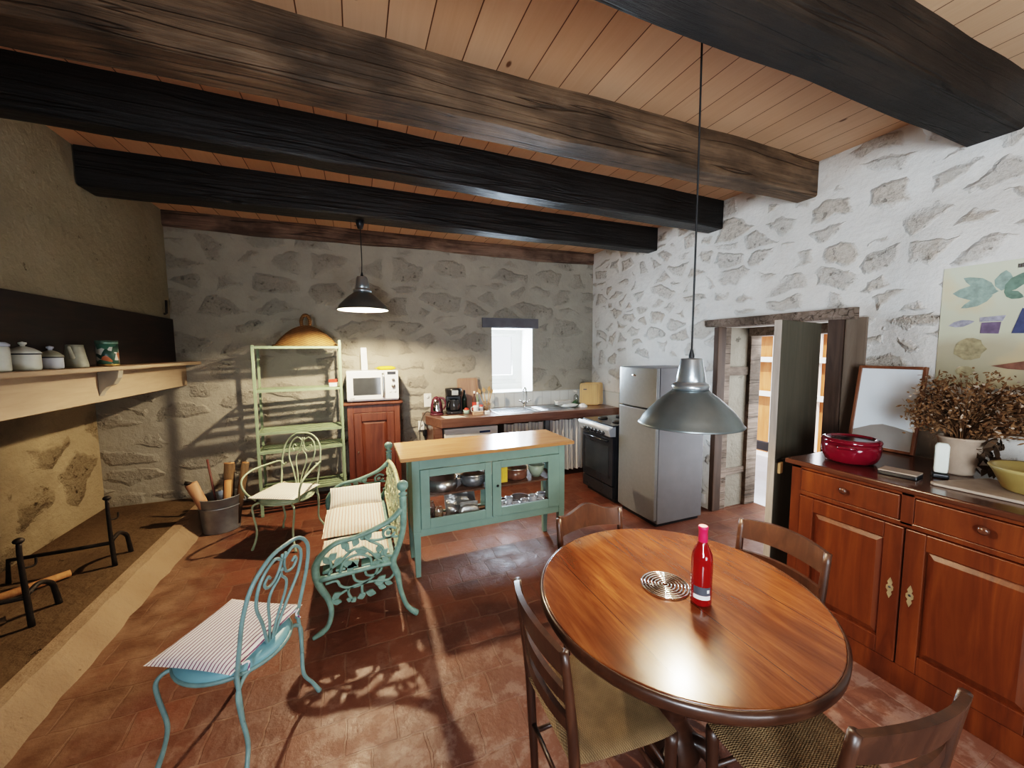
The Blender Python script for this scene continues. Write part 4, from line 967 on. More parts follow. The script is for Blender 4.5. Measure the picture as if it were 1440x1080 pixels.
t = thing('tea_box', 'low tan cardboard box at the front of the condiments', 'box', (1.40, 4.64, ZT), D(3))
mb = MB(); mb.bx(-.065, .065, -.025, .025, 0, .042); build('carton', mb, plain('tan_card', (.50,.32,.22), .7), t, .003)
mb = MB(); mb.bx(-.066, .066, -.026, .026, .0425, .046); build('flap', mb, plain('pale_card', (.62,.46,.34), .7), t)
t = thing('butter_dish', 'small white lidded box right of the tan cardboard box', 'box', (1.525, 4.64, ZT), D(5))
mb = MB(); mb.bx(-.035, .035, -.025, .025, 0, .012); build('tray', mb, M['label_w'], t, .003)
mb = MB(); mb.bx(-.032, .032, -.022, .022, .0125, .045); build('cover', mb, M['plate'], t, .006, 3)
t = thing('green_sponge_tray', 'pale green tray beside the coffee maker', 'tray', (1.295, 4.80, ZT))
mb = MB(); mb.lathe([(0, 0), (.036, 0), (.042, .05), (.039, .05), (.034, .006), (0, .005)], 20); build('body', mb, plain('pale_green_plastic', (.38,.50,.42), .4), t)
mb = MB(); mb.ball((0, 0, .055), .03, 10, .8); build('sponge', mb, M['redpack'], t)
# utensil basket
t = thing('utensil_basket', 'wire basket of wooden spoons on the worktop left of the sink', 'basket', (1.615, 4.92, ZT))
mb = MB()
for z in (.005, .04, .08, .12): mb.tube([(.05*math.cos(a*PI/8), .05*math.sin(a*PI/8), z) for a in range(16)], .003, 6, True, 1)
for k in range(12):
    a = k*PI/6; mb.tube([(.05*math.cos(a), .05*math.sin(a), .004), (.05*math.cos(a), .05*math.sin(a), .12)], .0025, 5, False, 1)
mb.lathe([(0, 0), (.05, 0), (.05, .004), (0, .004)], 20); build('wire_body', mb, plain('copper_wire', (.42,.28,.19), .4, .6), t)
for k, (dx, dy, hh) in enumerate(((-.10, .02, .30), (-.03, .05, .31), (.03, .0, .33), (.07, .02, .29))):
    sp = thing('wooden_spoon', ('leftmost wooden spoon leaning out of the wire utensil basket', 'second wooden spoon from the left in the wire utensil basket', 'third wooden spoon from the left in the wire utensil basket', 'rightmost wooden spoon in the wire utensil basket')[k], 'spoon', (1.615+dx*.12, 4.92+dy*.3, ZT+.006), 0, 'spoons in the utensil basket')
    mb = MB(); mb.tube([(0, 0, 0), (dx*.8, dy*.5, hh*.78)], .006, 6, False, 1); build('handle', mb, M['spoonwood'], sp)
    mb = MB(); mb.leaf((dx*.78, dy*.49, hh*.76), (dx*1.02, dy*.62, hh), .022, (0, -1, .2), .004); build('spoon_bowl', mb, M['spoonwood'], sp)
# boards leaning
def lean_board(name, lab, loc, rz, tilt, w, h_, mat, th=.018, hole=True):
    t = thing(name, lab, 'board', loc); t.rotation_euler = Matrix.Rotation(rz, 3, 'Z').to_4x4().to_euler()
    t.rotation_euler = (Matrix.Rotation(rz, 4, 'Z') @ Matrix.Rotation(tilt, 4, 'X')).to_euler()
    c = .03; pts = [(-w/2+c, 0), (w/2-c, 0), (w/2-.008, .008), (w/2, c), (w/2, h_-c), (w/2-.008, h_-.008), (w/2-c, h_), (-w/2+c, h_), (-w/2+.008, h_-.008), (-w/2, h_-c), (-w/2, c), (-w/2+.008, .008)]
    mb = MB(); mb.prism(pts, 'y', -th/2, th/2); build('board', mb, mat, t, .003)
    if hole:
        mb = MB(); mb.bx(-w/2+.05, -w/2+.10, -th/2-.001, -th/2, h_-.10, h_-.085); build('finger_slot', mb, M['black'], t)
    mb = MB(); q = .02
    for a, b, c_, d_ in ((-w/2+q, w/2-q, q, q+.004), (-w/2+q, w/2-q, h_-q-.004, h_-q), (-w/2+q, -w/2+q+.004, q, h_-q), (w/2-q-.004, w/2-q, q, h_-q)): mb.bx(a, b, -th/2-.001, -th/2+.001, c_, d_)
    build('juice_groove', mb, wood('groove', (.30,.18,.08), (.36,.22,.10), (.40,.25,.12), 'z'), t)
    return t
lean_board('chopping_board', 'tall brown chopping board leaning on the back wall behind the condiments', (1.40, 5.045, ZT+.004), 0, D(-10), .29, .44, M['cutting_d'], .018, False)
lean_board('chopping_board', 'pale bamboo tray board leaning in the corner, front one of two', (3.16, 4.80, ZT+.006), D(-28), D(-9), .28, .32, M['cutting'], .02)
lean_board('chopping_board', 'pale bamboo board leaning behind the front one in the corner', (3.255, 4.845, ZT+.006), D(-28), D(-9), .28, .325, M['cutting'], .02, False)
mb = MB(); mb.prism([(.965, 4.54), (1.215, 4.545), (1.165, 4.70), (.94, 4.72)], 'z', ZT, ZT+.003)
tag(build('paper_mat', mb, M['paper']), 'cream paper sheet lying on the left end of the worktop', 'paper')
# washing-up on the right
t = thing('dish_stack', 'white plates left to dry on the sink drainer', 'plates', (2.78, 4.74, .909))
for k in range(3):
    mb = MB(); mb.lathe([(0, 0), (.06, 0), (.10, .012), (.103, .015), (.10, .016), (.06, .005), (0, .005)], 28, (0.02*k, .01*k, k*.008)); build('plate', mb, M['plate'], t)
t = thing('white_bowl', 'white bowl lying upside down beside the drying plates', 'bowl', (2.99, 4.72, ZT))
mb = MB(); mb.lathe([(.072, 0), (.070, .012), (.05, .034), (.028, .042), (0, .042)], 26); build('body', mb, M['plate'], t)
mb = MB(); mb.lathe([(.027, .042), (.027, .048), (.022, .048), (.022, .042)], 22); build('foot_ring', mb, M['plate'], t)
t = thing('dish_tub', 'pale grey oblong tub at the back of the drainer', 'tub', (2.84, 5.03, ZT), D(3))
mb = MB(); mb.bx(-.12, .12, -.05, .05, 0, .05); build('tub_body', mb, plain('pale_grey_plastic', (.60,.62,.62), .4), t, .015, 3)
mb = MB(); mb.bx(-.125, .125, -.055, .055, .0505, .06); build('tub_lid', mb, M['white'], t, .004)
t = thing('soap_bottle', 'clear pump bottle of washing-up liquid in the corner by the tiles', 'bottle', (3.04, 4.98, ZT))
mb = MB(); mb.lathe([(0, 0), (.036, 0), (.038, .01), (.036, .10), (.03, .13), (.012, .145), (.012, .155), (0, .155)], 22); build('body', mb, M['jarglass'], t)
mb = MB(); mb.lathe([(0, .003), (.033, .003), (.034, .06), (0, .06)], 20); build('liquid', mb, plain('green_liquid', (.16,.28,.20), .1), t)
mb = MB(); mb.tube([(0, 0, .155), (0, 0, .20)], .005, 6, False, 1); mb.tube([(.01, 0, .20), (-.04, 0, .20)], .006, 6, False, 1); build('pump', mb, M['white'], t)
t = thing('scouring_cloth', 'crumpled dark green cloth beside the soap bottle', 'cloth', (2.93, 4.88, ZT))
def cl(u, v):
    a, b = 2*u-1, 2*v-1; r = max(0, 1-a*a*.9-b*b*.9)
    return (a*.085*2*.6+.03, b*.055, .004+.05*r*(1+.4*math.sin(9*u+5*v))*(.7+.3*math.sin(13*v)))
mb = MB(); mb.grid(cl, 18, 14, True); build('cloth', mb, M['greenplant'], t)
# cable & sockets
t = thing('power_cable', 'black cable looping down beside the left end of the counter', 'cable', (0,0,0))
mb = MB(); mb.tube([(.87, 4.99, .915), (.80, 4.96, .925), (.73, 4.93, .80), (.715, 4.93, .60), (.75, 4.95, .46), (.79, 4.99, .50), (.80, 5.08, .62)], .005, 6); build('cord', mb, M['black'], t)
mb = MB(); mb.bx(.775, .825, 5.05, 5.11, .60, .68); build('plug', mb, M['black'], t, .006)
t = thing('wall_socket', 'white socket box on the back wall left of the counter', 'socket', (.765, YB, .72))
mb = MB(); mb.bx(-.04, .04, -.03, -.001, -.05, .07); build('socket_box', mb, M['white'], t, .005)
mb = MB(); mb.lathe([(0, 0), (.022, 0), (.022, .003), (0, .003)], 18, (0,0,0), Matrix.Translation((0, -.03, .02)) @ Matrix.Rotation(PI/2, 4, 'X')); build('socket_face', mb, M['label_w'], t)
t = thing('wall_socket', 'white socket plate on the back wall behind the kettle', 'socket', (.86, YB, 1.06))
mb = MB(); mb.bx(-.05, .05, -.012, -.001, -.09, .09); build('socket_plate', mb, M['white'], t, .004)
mb = MB(); mb.lathe([(0, 0), (.022, 0), (.022, .003), (0, .003)], 18, (0,0,0), Matrix.Translation((0, -.012, .04)) @ Matrix.Rotation(PI/2, 4, 'X')); build('socket_face', mb, M['label_w'], t)
t = thing('wall_socket', 'white socket at floor level between the fridge and the doorway', 'socket', (XR-.013, 2.985, .11))
mb = MB(); mb.bx(-.03, 0, -.04, .04, -.05, .05); build('socket_box', mb, M['white'], t, .005)
mb = MB(); mb.bx(-.033, -.03, -.02, .02, -.02, .02); build('socket_face', mb, M['label_w'], t, .002)

# ------------------------------------------------------------------ mahogany cabinet + microwave
cb = thing('tall_cabinet', 'dark reddish wooden cabinet with one panelled door under the microwave', 'cabinet', (.17, 4.75, 0))
mb = MB(); mb.bx(-.29, .29, .02, .375, .0, 1.09); build('carcass', mb, M['cab'], cb, .004)
mb = MB(); mb.bx(-.33, .325, -.03, .39, 1.092, 1.12); build('top_board', mb, M['cab'], cb, .008, 3)
mb = MB(); mb.bx(-.29, -.225, 0, .02, 0, 1.09); mb.bx(.225, .29, 0, .02, 0, 1.09); mb.bx(-.225, .225, 0, .02, 1.0, 1.09); mb.bx(-.225, .225, 0, .02, 0, .09); build('face_frame', mb, M['cab'], cb, .003)
mb = MB(); mb.bx(-.222, -.14, -.006, .018, .095, .996); mb.bx(.14, .222, -.006, .018, .095, .996); mb.bx(-.14, .14, -.006, .018, .90, .996); mb.bx(-.14, .14, -.006, .018, .095, .20); dd = build('door', mb, M['cab'], cb, .004)
mb = MB(); vs = [(-.14, .014, .20), (.14, .014, .20), (.14, .014, .90), (-.14, .014, .90), (-.105, .002, .235), (.105, .002, .235), (.105, .002, .865), (-.105, .002, .865)]
mb.add(vs, [(4,5,6,7), (0,1,5,4), (1,2,6,5), (2,3,7,6), (3,0,4,7)]); build('panel', mb, M['cab'], dd)
mb = MB(); mb.ball((-.185, -.012, .545), .011, 10); build('knob', mb, M['chrome'], dd)
mw = thing('microwave', 'white microwave oven standing on the tall wooden cabinet', 'microwave', (.17, 4.745, 1.121), D(0))
mb = MB(); mb.bx(-.285, .285, .02, .36, .012, .365); build('casing', mb, M['white'], mw, .006)
mb = MB(); mb.bx(-.285, .125, -.002, .019, .03, .365); dr_ = build('door', mb, M['white'], mw, .006)
mb = MB(); mb.bx(-.215, .085, -.004, -.0025, .085, .285); build('door_window', mb, plain('dark_microwave_window', (.05,.055,.06), .06), dr_)
mb = MB(); mb.tube([(.108, -.006, .06), (.112, -.035, .09), (.112, -.038, .2), (.112, -.035, .30), (.108, -.006, .33)], .011, 8); build('handle', mb, M['steel'], dr_)
mb = MB(); mb.bx(.128, .285, -.002, .019, .03, .365); pn = build('control_panel', mb, M['white'], mw, .005)
mb = MB(); mb.bx(.16, .255, -.004, -.0025, .315, .352); build('display', mb, M['black'], pn)
for z, r in ((.255, .017), (.18, .022)):
    mb = MB(); mb.lathe([(r, 0), (r*.9, .02), (0, .022)], 20, (0,0,0), Matrix.Translation((.225, -.0025, z)) @ Matrix.Rotation(PI/2, 4, 'X')); build('knob', mb, M['steel'], pn)
for x in (.19, .245):
    mb = MB(); mb.lathe([(.012, 0), (.011, .006), (0, .007)], 16, (0,0,0), Matrix.Translation((x, -.0025, .115)) @ Matrix.Rotation(PI/2, 4, 'X')); build('button', mb, M['label_w'], pn)
mb = MB(); mb.bx(-.25, -.235, -.003, -.0022, .045, .052); mb.bx(-.23, -.205, -.003, -.0022, .045, .052); build('maker_mark', mb, M['black'], dr_)
mb = MB()
for x in (-.24, .24):
    for y in (.05, .32): mb.lathe([(.015, 0), (.015, .012)], 10, (x, y, 0))
build('foot_pads', mb, M['black'], mw)
t = thing('upright_white_box', 'tall narrow white box standing on top of the microwave', 'box', (.085, 4.92, 1.487), D(4))
mb = MB(); mb.taper((0,0,0), (.036, .03), (-.004, 0, .262), (.033, .028)); build('carton', mb, M['label_w'], t, .004)
mb = MB(); mb.bx(-.034, .028, -.0285, .0285, .2625, .268); build('lid', mb, M['white'], t, .002)
t = thing('yellow_packet', 'flat yellow packet lying on the right of the microwave top', 'packet', (.33, 4.90, 1.487), D(6))
mb = MB(); mb.pillow(.22, .13, .045, 10); build('packet', mb, M['yellow'], t)
mb = MB(); mb.bx(-.13, -.108, -.05, .05, .019, .024); build('sealed_end', mb, M['yellow'], t)

# ------------------------------------------------------------------ green metal etagere
et = thing('etagere', 'tall pale green metal shelf rack standing before the back wall', 'shelf rack', (-.565, 4.60, 0), D(4))
W_, DP = .40, .34
for sx in (-1, 1):
    mb = MB(); mb.bx(sx*W_-.014, sx*W_+.014, -.014, .014, 0, 1.835 if sx > 0 else 1.78); build('front_post', mb, M['shelf_green'], et, .003)
    mb = MB(); mb.bx(sx*W_-.012, sx*W_+.012, DP-.012, DP+.012, 0, 1.78); build('rear_post', mb, M['shelf_green'], et, .003)
    for z in (.25, .68, .88, 1.32, 1.765):
        mb = MB(); mb.bx(sx*W_-.008, sx*W_+.008, .014, DP-.012, z-.02, z); build('side_rail', mb, M['shelf_green'], et)
for z in (.25, .68, .88, 1.32, 1.765):
    mb = MB(); k = 5; sw = .048; gp = (DP-k*sw)/(k-1)
    mb.bx(-W_+.014, W_-.014, -.012, -.004, z-.022, z+.004)
    for i in range(k): mb.bx(-W_+.014, W_-.014, i*(sw+gp)-.004, i*(sw+gp)+sw-.01, z-.004, z+.003)
    build('slatted_shelf', mb, M['shelf_green'], et)
# basket on top
bs = thing('wicker_basket', 'brown wicker basket with a small handle on top of the green shelf rack', 'basket', (-.50, 4.79, 1.771), D(4))
mb = MB()
def bsk(u, v):
    a = u*2*PI; th = v*PI/2
    r = 1-v
    return (.315*r*math.cos(a), .16*r*math.sin(a), .225*(1-r**2.0))
mb.grid(bsk, 48, 16, True); build('basket_body', mb, M['wicker'], bs)
mb = MB(); mb.tube([(.318*math.cos(a*PI/16), .153*math.sin(a*PI/16), .008) for a in range(32)], .009, 8, True, 2); build('rim', mb, M['wicker'], bs)
mb = MB(); mb.tube([(-.035, 0, .20), (-.04, 0, .28), (-.015, 0, .33), (.02, 0, .33), (.042, 0, .28), (.035, 0, .20)], .018, 8); build('handle', mb, M['wicker'], bs)
t = thing('matchbox', 'small red and white packet at the right end of the second rack shelf', 'box', (-.245, 4.70, 1.3245), D(-10))
mb = MB(); mb.bx(-.04, .04, -.03, .03, 0, .045); build('packet', mb, M['label_w'], t, .003)
mb = MB(); mb.bx(-.042, .038, -.032, .028, .0455, .08); build('red_packet', mb, M['redpack'], t, .003)

# ------------------------------------------------------------------ green island cabinet
isl = thing('island_cabinet', 'sage green glazed cabinet on legs with a beech top, room centre', 'cabinet', (0, 0, 0))
IX0, IX1, IY0, IY1 = .345, 1.625, 2.84, 3.19
mb = MB(); mb.bx(.265, 1.705, 2.815, 3.36, .905, .932); build('worktop', mb, M['ctop'], isl, .003)
for x in (IX0, IX1-.055):
    for y in (IY0, IY1-.05):
        q = 1 if x == IX0 else -1
        mb = MB(); cx = x+.0275
        mb.taper((cx+.004*q, y+.025, 0), (.018, .018), (cx, y+.025, .35), (.0275, .025)); mb.bx(cx-.0275, cx+.0275, y, y+.05, .35, .904); build('leg', mb, M['green'], isl, .003)
mb = MB(); mb.bx(IX0+.055, IX1-.055, IY0+.004, IY0+.03, .83, .904); mb.bx(IX0+.055, IX1-.055, IY0+.004, IY0+.03, .315, .372); mb.bx(IX0+.055, IX0+.06, IY0+.004, IY0+.028, .37, .83); build('front_rails', mb, M['green'], isl, .003)
mb = MB(); mb.bx(IX0+.006, IX0+.03, IY0+.05, IY1-.05, .315, .904); build('side_panel', mb, M['green'], isl)
mb = MB(); mb.bx(IX1-.03, IX1-.006, IY0+.05, IY1-.05, .315, .904); build('side_panel', mb, M['green'], isl)
mb = MB(); mb.bx(IX0+.055, IX1-.055, IY1-.03, IY1-.012, .315, .36); mb.bx(IX0+.055, IX1-.055, IY1-.03, IY1-.012, .86, .904); mb.bx(.97, 1.02, IY1-.03, IY1-.012, .36, .86); build('back_rails', mb, M['green'], isl)
mb = MB(); mb.bx(IX0+.03, IX1-.03, IY0+.03, IY1-.031, .325, .345); build('bottom_board', mb, M['dark_in'], isl)
mb = MB(); mb.bx(IX0+.03, IX1-.03, IY0+.035, IY1-.031, .60, .615); build('inner_shelf', mb, M['dark_in'], isl)
for k, (a, b, ga, gb) in enumerate(((IX0+.06, .962, .472, .908), (.968, IX1-.058, 1.042, 1.466))):
    mb = MB(); z0, z1, g0, g1 = .376, .828, .446, .772
    mb.bx(a, ga, IY0-.008, IY0+.012, z0, z1); mb.bx(gb, b, IY0-.008, IY0+.012, z0, z1); mb.bx(ga, gb, IY0-.008, IY0+.012, g1, z1); mb.bx(ga, gb, IY0-.008, IY0+.012, z0, g0)
    dd = build('door', mb, M['green'], isl, .003)
    mb = MB(); mb.bx(ga, gb, IY0+.001, IY0+.004, g0, g1); build('glass_pane', mb, M['glass'], dd)
    if k == 1:
        mb = MB(); mb.lathe([(.006, 0), (.006, .008), (.011, .014), (0, .018)], 14, (0,0,0), Matrix.Translation((1.008, IY0-.008, .632)) @ Matrix.Rotation(PI/2, 4, 'X')); build('knob', mb, M['black'], dd)
# crockery inside the island
def bowl(name, lab, loc, r, hgt, mat, cat='bowl'):
    t = thing(name, lab, cat, loc)
    mb = MB(); mb.lathe([(0, 0), (r*.5, 0), (r*.85, hgt*.45), (r, hgt), (r*.96, hgt), (r*.8, hgt*.45), (r*.45, .008), (0, .008)], 26); build('body', mb, mat, t)
    mb = MB(); mb.tube([(r*.98*math.cos(a*PI/8), r*.98*math.sin(a*PI/8), hgt) for a in range(16)], .004, 6, True, 2); build('rim', mb, mat, t); return t
def saucepan(lab, loc, r, hgt, mat, rz):
    t = thing('saucepan', lab, 'pan', loc, rz)
    mb = MB(); mb.lathe([(0, 0), (r*.95, 0), (r, .01), (r, hgt), (r*.96, hgt), (r*.95, .012), (0, .01)], 28); build('body', mb, mat, t)
    mb = MB(); mb.tube([(r*.98, 0, hgt*.85), (r+.05, 0, hgt*.95), (r+.12, 0, hgt*1.0)], [.008, .007, .009], 8); build('handle', mb, M['black'], t); return t
def jar(lab, loc, r, hgt, fill):
    t = thing('glass_jar', lab, 'jar', loc)
    mb = MB(); mb.lathe([(0, 0), (r, 0), (r, hgt*.8), (r*.75, hgt*.92), (r*.75, hgt), (0, hgt)], 20); build('glass_body', mb, M['jarglass'], t)
    mb = MB(); mb.lathe([(0, .003), (r*.9, .003), (r*.9, hgt*.6), (0, hgt*.6)], 18); build('contents', mb, fill, t); return t
Zb, Zs = .346, .616
saucepan('wide steel pan on the upper shelf behind the left glass door', (.60, 3.0, Zs), .12, .09, M['steel'], D(150))
t = thing('grey_casserole', 'grey lidded pot on the upper shelf behind the left glass door', 'pot', (.853, 3.0, Zs))
mb = MB(); mb.lathe([(0, 0), (.085, 0), (.10, .02), (.105, .09), (0, .09)], 26); build('body', mb, M['potgrey'], t)
mb = MB(); mb.lathe([(.107, .091), (.105, .098), (.05, .115), (0, .118)], 26); build('lid', mb, M['steel'], t)
for s in (-1, 1):
    mb = MB(); mb.tube([(s*.10, -.02, .07), (s*.125, -.02, .075), (s*.125, .02, .075), (s*.10, .02, .07)], .005, 6); build('handle', mb, M['black'], t)
t = thing('foil_tray', 'crumpled grey foil roasting tray leaning behind the left glass door', 'tray', (.765, 3.02, Zb+.004), D(10)); t.rotation_euler = (D(-22), 0, D(6))
mb = MB(); mb.grid(lambda u, v: (-.13+.26*u, .006*math.sin(u*14)+.006*math.sin(v*11+u*6), .20*v), 20, 14, False); build('tray_sheet', mb, M['foil'], t)
mb = MB(); mb.tube([(-.13, 0, 0), (-.13, 0, .2), (.13, 0, .2), (.13, 0, 0)], .006, 6, False, 1); build('rolled_edge', mb, M['foil'], t)
t = thing('foil_bag', 'bulging grey foil bag at the bottom of the left glass door', 'bag', (.80, 2.935, Zb), D(-8))
mb = MB(); mb.pillow(.17, .08, .13, 12, Matrix.Rotation(0, 4, 'X')); build('bag', mb, M['foil'], t)
mb = MB(); mb.bx(-.07, .07, -.006, .006, .10, .15); build('folded_top', mb, M['foil'], t)
for i, (x, y, r, hh, m) in enumerate(((.475, 2.985, .033, .10, plain('brown_beans', (.22,.09,.05), .7, 0, .4, 60)), (.565, 2.99, .036, .12, plain('tan_nuts', (.50,.32,.18), .7, 0, .4, 60)), (.51, 3.075, .04, .14, plain('dark_spice', (.16,.07,.04), .7, 0, .4, 60)))):
    jar(('short jar of brown beans at the bottom left of the island', 'jar of tan nuts at the bottom left of the island', 'taller jar of dark spice at the back of the island, bottom left')[i], (x, y, Zb), r, hh, m)
for i, (x, y) in enumerate(((.48, 2.91), (.555, 2.905), (.63, 2.91))):
    bowl('small_bowl', ('leftmost small cream bowl behind the bottom of the left glass door', 'middle small cream bowl behind the bottom of the left glass door', 'rightmost small cream bowl behind the bottom of the left glass door')[i], (x, y, Zb), .03, .03, plain('cream_china', (.70,.62,.50), .3))
t = thing('yellow_carton', 'yellow carton on the upper shelf behind the right glass door', 'carton', (1.09, 2.95, Zs))
mb = MB(); mb.bx(-.04, .04, -.03, .03, 0, .135); build('carton', mb, M['yellow'], t, .003)
mb = MB(); mb.bx(-.04, .04, -.03, .03, .1355, .142); build('flap', mb, M['label_w'], t)
t = thing('brown_cooking_pot', 'brown pot with a knobbed lid on the upper shelf behind the right glass door', 'pot', (1.235, 3.0, Zs))
mb = MB(); mb.lathe([(0, 0), (.085, 0), (.10, .02), (.098, .09), (0, .09)], 26); build('body', mb, plain('brown_enamel', (.14,.065,.045), .25), t)
mb = MB(); mb.lathe([(.101, .091), (.098, .1), (.05, .118), (0, .12)], 26); ld_ = build('lid', mb, M['steel'], t)
mb = MB(); mb.ball((0, 0, .13), .013, 10); build('knob', mb, M['black'], ld_)
bowl('green_bowl', 'pale green bowl on the upper shelf at the right of the island', (1.42, 2.98, Zs), .075, .10, plain('pale_green_glass', (.30,.38,.30), .3))
saucepan('dark pan on the bottom board behind the right glass door', (1.30, 3.062, Zb), .085, .07, M['potgrey'], D(172))
for i, (x, y, r, hh) in enumerate(((1.08, 2.92, .035, .10), (1.165, 2.985, .033, .11), (1.20, 2.91, .038, .085), (1.285, 2.92, .035, .10), (1.368, 2.935, .036, .12), (1.42, 2.90, .034, .09), (1.47, 2.98, .036, .11))):
    t = thing('drinking_glass', 'clear drinking glass crowded behind the bottom of the right glass door', 'glass', (x, y, Zb), 0, 'glasses in the island cabinet')
    mb = MB(); mb.lathe([(0, .004), (r*.75, 0), (r*.78, .004), (r, hh), (r*.95, hh), (r*.72, .01), (0, .01)], 20); build('tumbler', mb, plain('pale_glassware', (.50,.56,.62), .08, .25, .1) if i == 0 else bpy.data.materials['pale_glassware'], t)
    mb = MB(); mb.tube([(r*.975*math.cos(a*PI/6), r*.975*math.sin(a*PI/6), hh) for a in range(12)], .002, 5, True, 2); build('rim', mb, M['chrome'], t)
bowl('mixing_bowl', 'white mixing bowl at the bottom left behind the right glass door', (1.075, 3.065, Zb), .05, .09, M['plate'])

# ------------------------------------------------------------------ wrought iron chairs (local: front = +y)
def iron_chair(label, loc, rotz, mat, top, arms, tick, seatm):
    t = thing('iron_armchair' if arms else 'iron_chair', label, 'chair', loc, rotz)
    r = .0085
    mb = MB(); mb.lathe([(0, .446), (.19, .446), (.205, .438), (.213, .425), (.213, .412), (.208, .408), (.203, .415), (.2, .43), (0, .436)], 44, (0, 0, 0)); build('seat_pan', mb, seatm, t)
    mb = MB(); mb.tube([(.213*math.cos(a*PI/12), .213*math.sin(a*PI/12), .410) for a in range(24)], .009, 8, True, 2); build('seat_ring', mb, mat, t)
    for sx in (-1, 1):
        mb = MB(); mb.tube([(sx*.135, .14, .402), (sx*.165, .17, .402), (sx*.19, .185, .375), (sx*.185, .185, .30), (sx*.165, .18, .17), (sx*.175, .19, .08), (sx*.20, .205, .0)], [.009]*6+[.012], 8); build('leg', mb, mat, t)
        mb = MB(); mb.tube([(sx*.10, -.17, .405), (sx*.15, -.17, .40), (sx*.185, -.175, .36), (sx*.18, -.18, .26), (sx*.17, -.19, .14), (sx*.205, -.21, .06), (sx*.225, -.23, .0)], [.009]*6+[.012], 8)
        mb.tube([(sx*.175, -.165, .47), (sx*.178, -.17, .42), (sx*.18, -.178, .33), (sx*.178, -.182, .24)], .0085, 8); build('leg', mb, mat, t)
    def bk(x, z): return (x, -.165-.10*(z-.42)/.45, z)
    h_ = top-.42
    mb = MB(); mb.tube([bk(-.175, .42), bk(-.185, .42+h_*.3), bk(-.19, .42+h_*.58), bk(-.165, .42+h_*.82), bk(-.09, .42+h_*.97), bk(0, top), bk(.09, .42+h_*.97), bk(.165, .42+h_*.82), bk(.19, .42+h_*.58), bk(.185, .42+h_*.3), bk(.175, .42)], r, 8); build('back_hoop', mb, mat, t)
    mb = MB()
    for s in (-1, 1):
        mb.tube([bk(s*.012, .425), bk(s*.02, .45), bk(s*.07, .42+h_*.33), bk(s*.125, .42+h_*.58), bk(s*.12, .42+h_*.8), bk(s*.06, .42+h_*.92), bk(0.004*s, .42+h_*.86)], .007, 8)
        mb.tube([bk(s*.006, .43), bk(s*.022, .42+h_*.25), bk(s*.05, .42+h_*.48), bk(s*.045, .42+h_*.60), bk(s*.012, .42+h_*.68), bk(0, .42+h_*.73)], .006, 8)
    build('back_heart', mb, mat, t)
    mb = MB()
    for s in (-1, 1):
        mb.tube([bk(s*.01, .42+h_*.92), bk(s*.012, .42+h_*.80), bk(s*.035, .42+h_*.70), bk(s*.075, .42+h_*.68), bk(s*.095, .42+h_*.74), bk(s*.08, .42+h_*.79), bk(s*.065, .42+h_*.76)], .006, 8)
    mb.ball(bk(0, .42+h_*.76), .010, 8); build('back_scrolls', mb, mat, t)
    if arms:
        for s in (-1, 1):
            mb = MB(); mb.tube([bk(s*.150, .655), bk(s*.165, .635), bk(s*.188, .650), (s*.205, -.20, .675), (s*.235, -.09, .675), (s*.27, .06, .665), (s*.275, .17, .625), (s*.262, .20, .56), (s*.235, .175, .48), (s*.20, .13, .415)], .0085, 8); build('arm', mb, mat, t)
    mb = MB(); mb.pillow(.42, .385, .05, 18, Matrix.Translation((0, .018, .440))); cu = build('seat_cushion', mb, tick, t)
    for s in (-1, 1):
        mb = MB(); mb.tube([(s*.15, -.165, .462), (s*.165, -.185, .475), (s*.14, -.19, .465), (s*.155, -.20, .44)], .004, 6); build('cushion_tie', mb, tick, cu)
    return t
iron_chair('blue-green wrought iron chair with striped cushion in the left foreground', (-.545, 1.958, 0), D(61), M['iron_blue'], .885, False, M['ticking'], M['seat_disc'])
iron_chair('pale green wrought iron armchair before the green shelf rack', (-.625, 3.90, 0), D(153), M['iron_green'], .93, True, M['ticking2'], M['iron_green'])

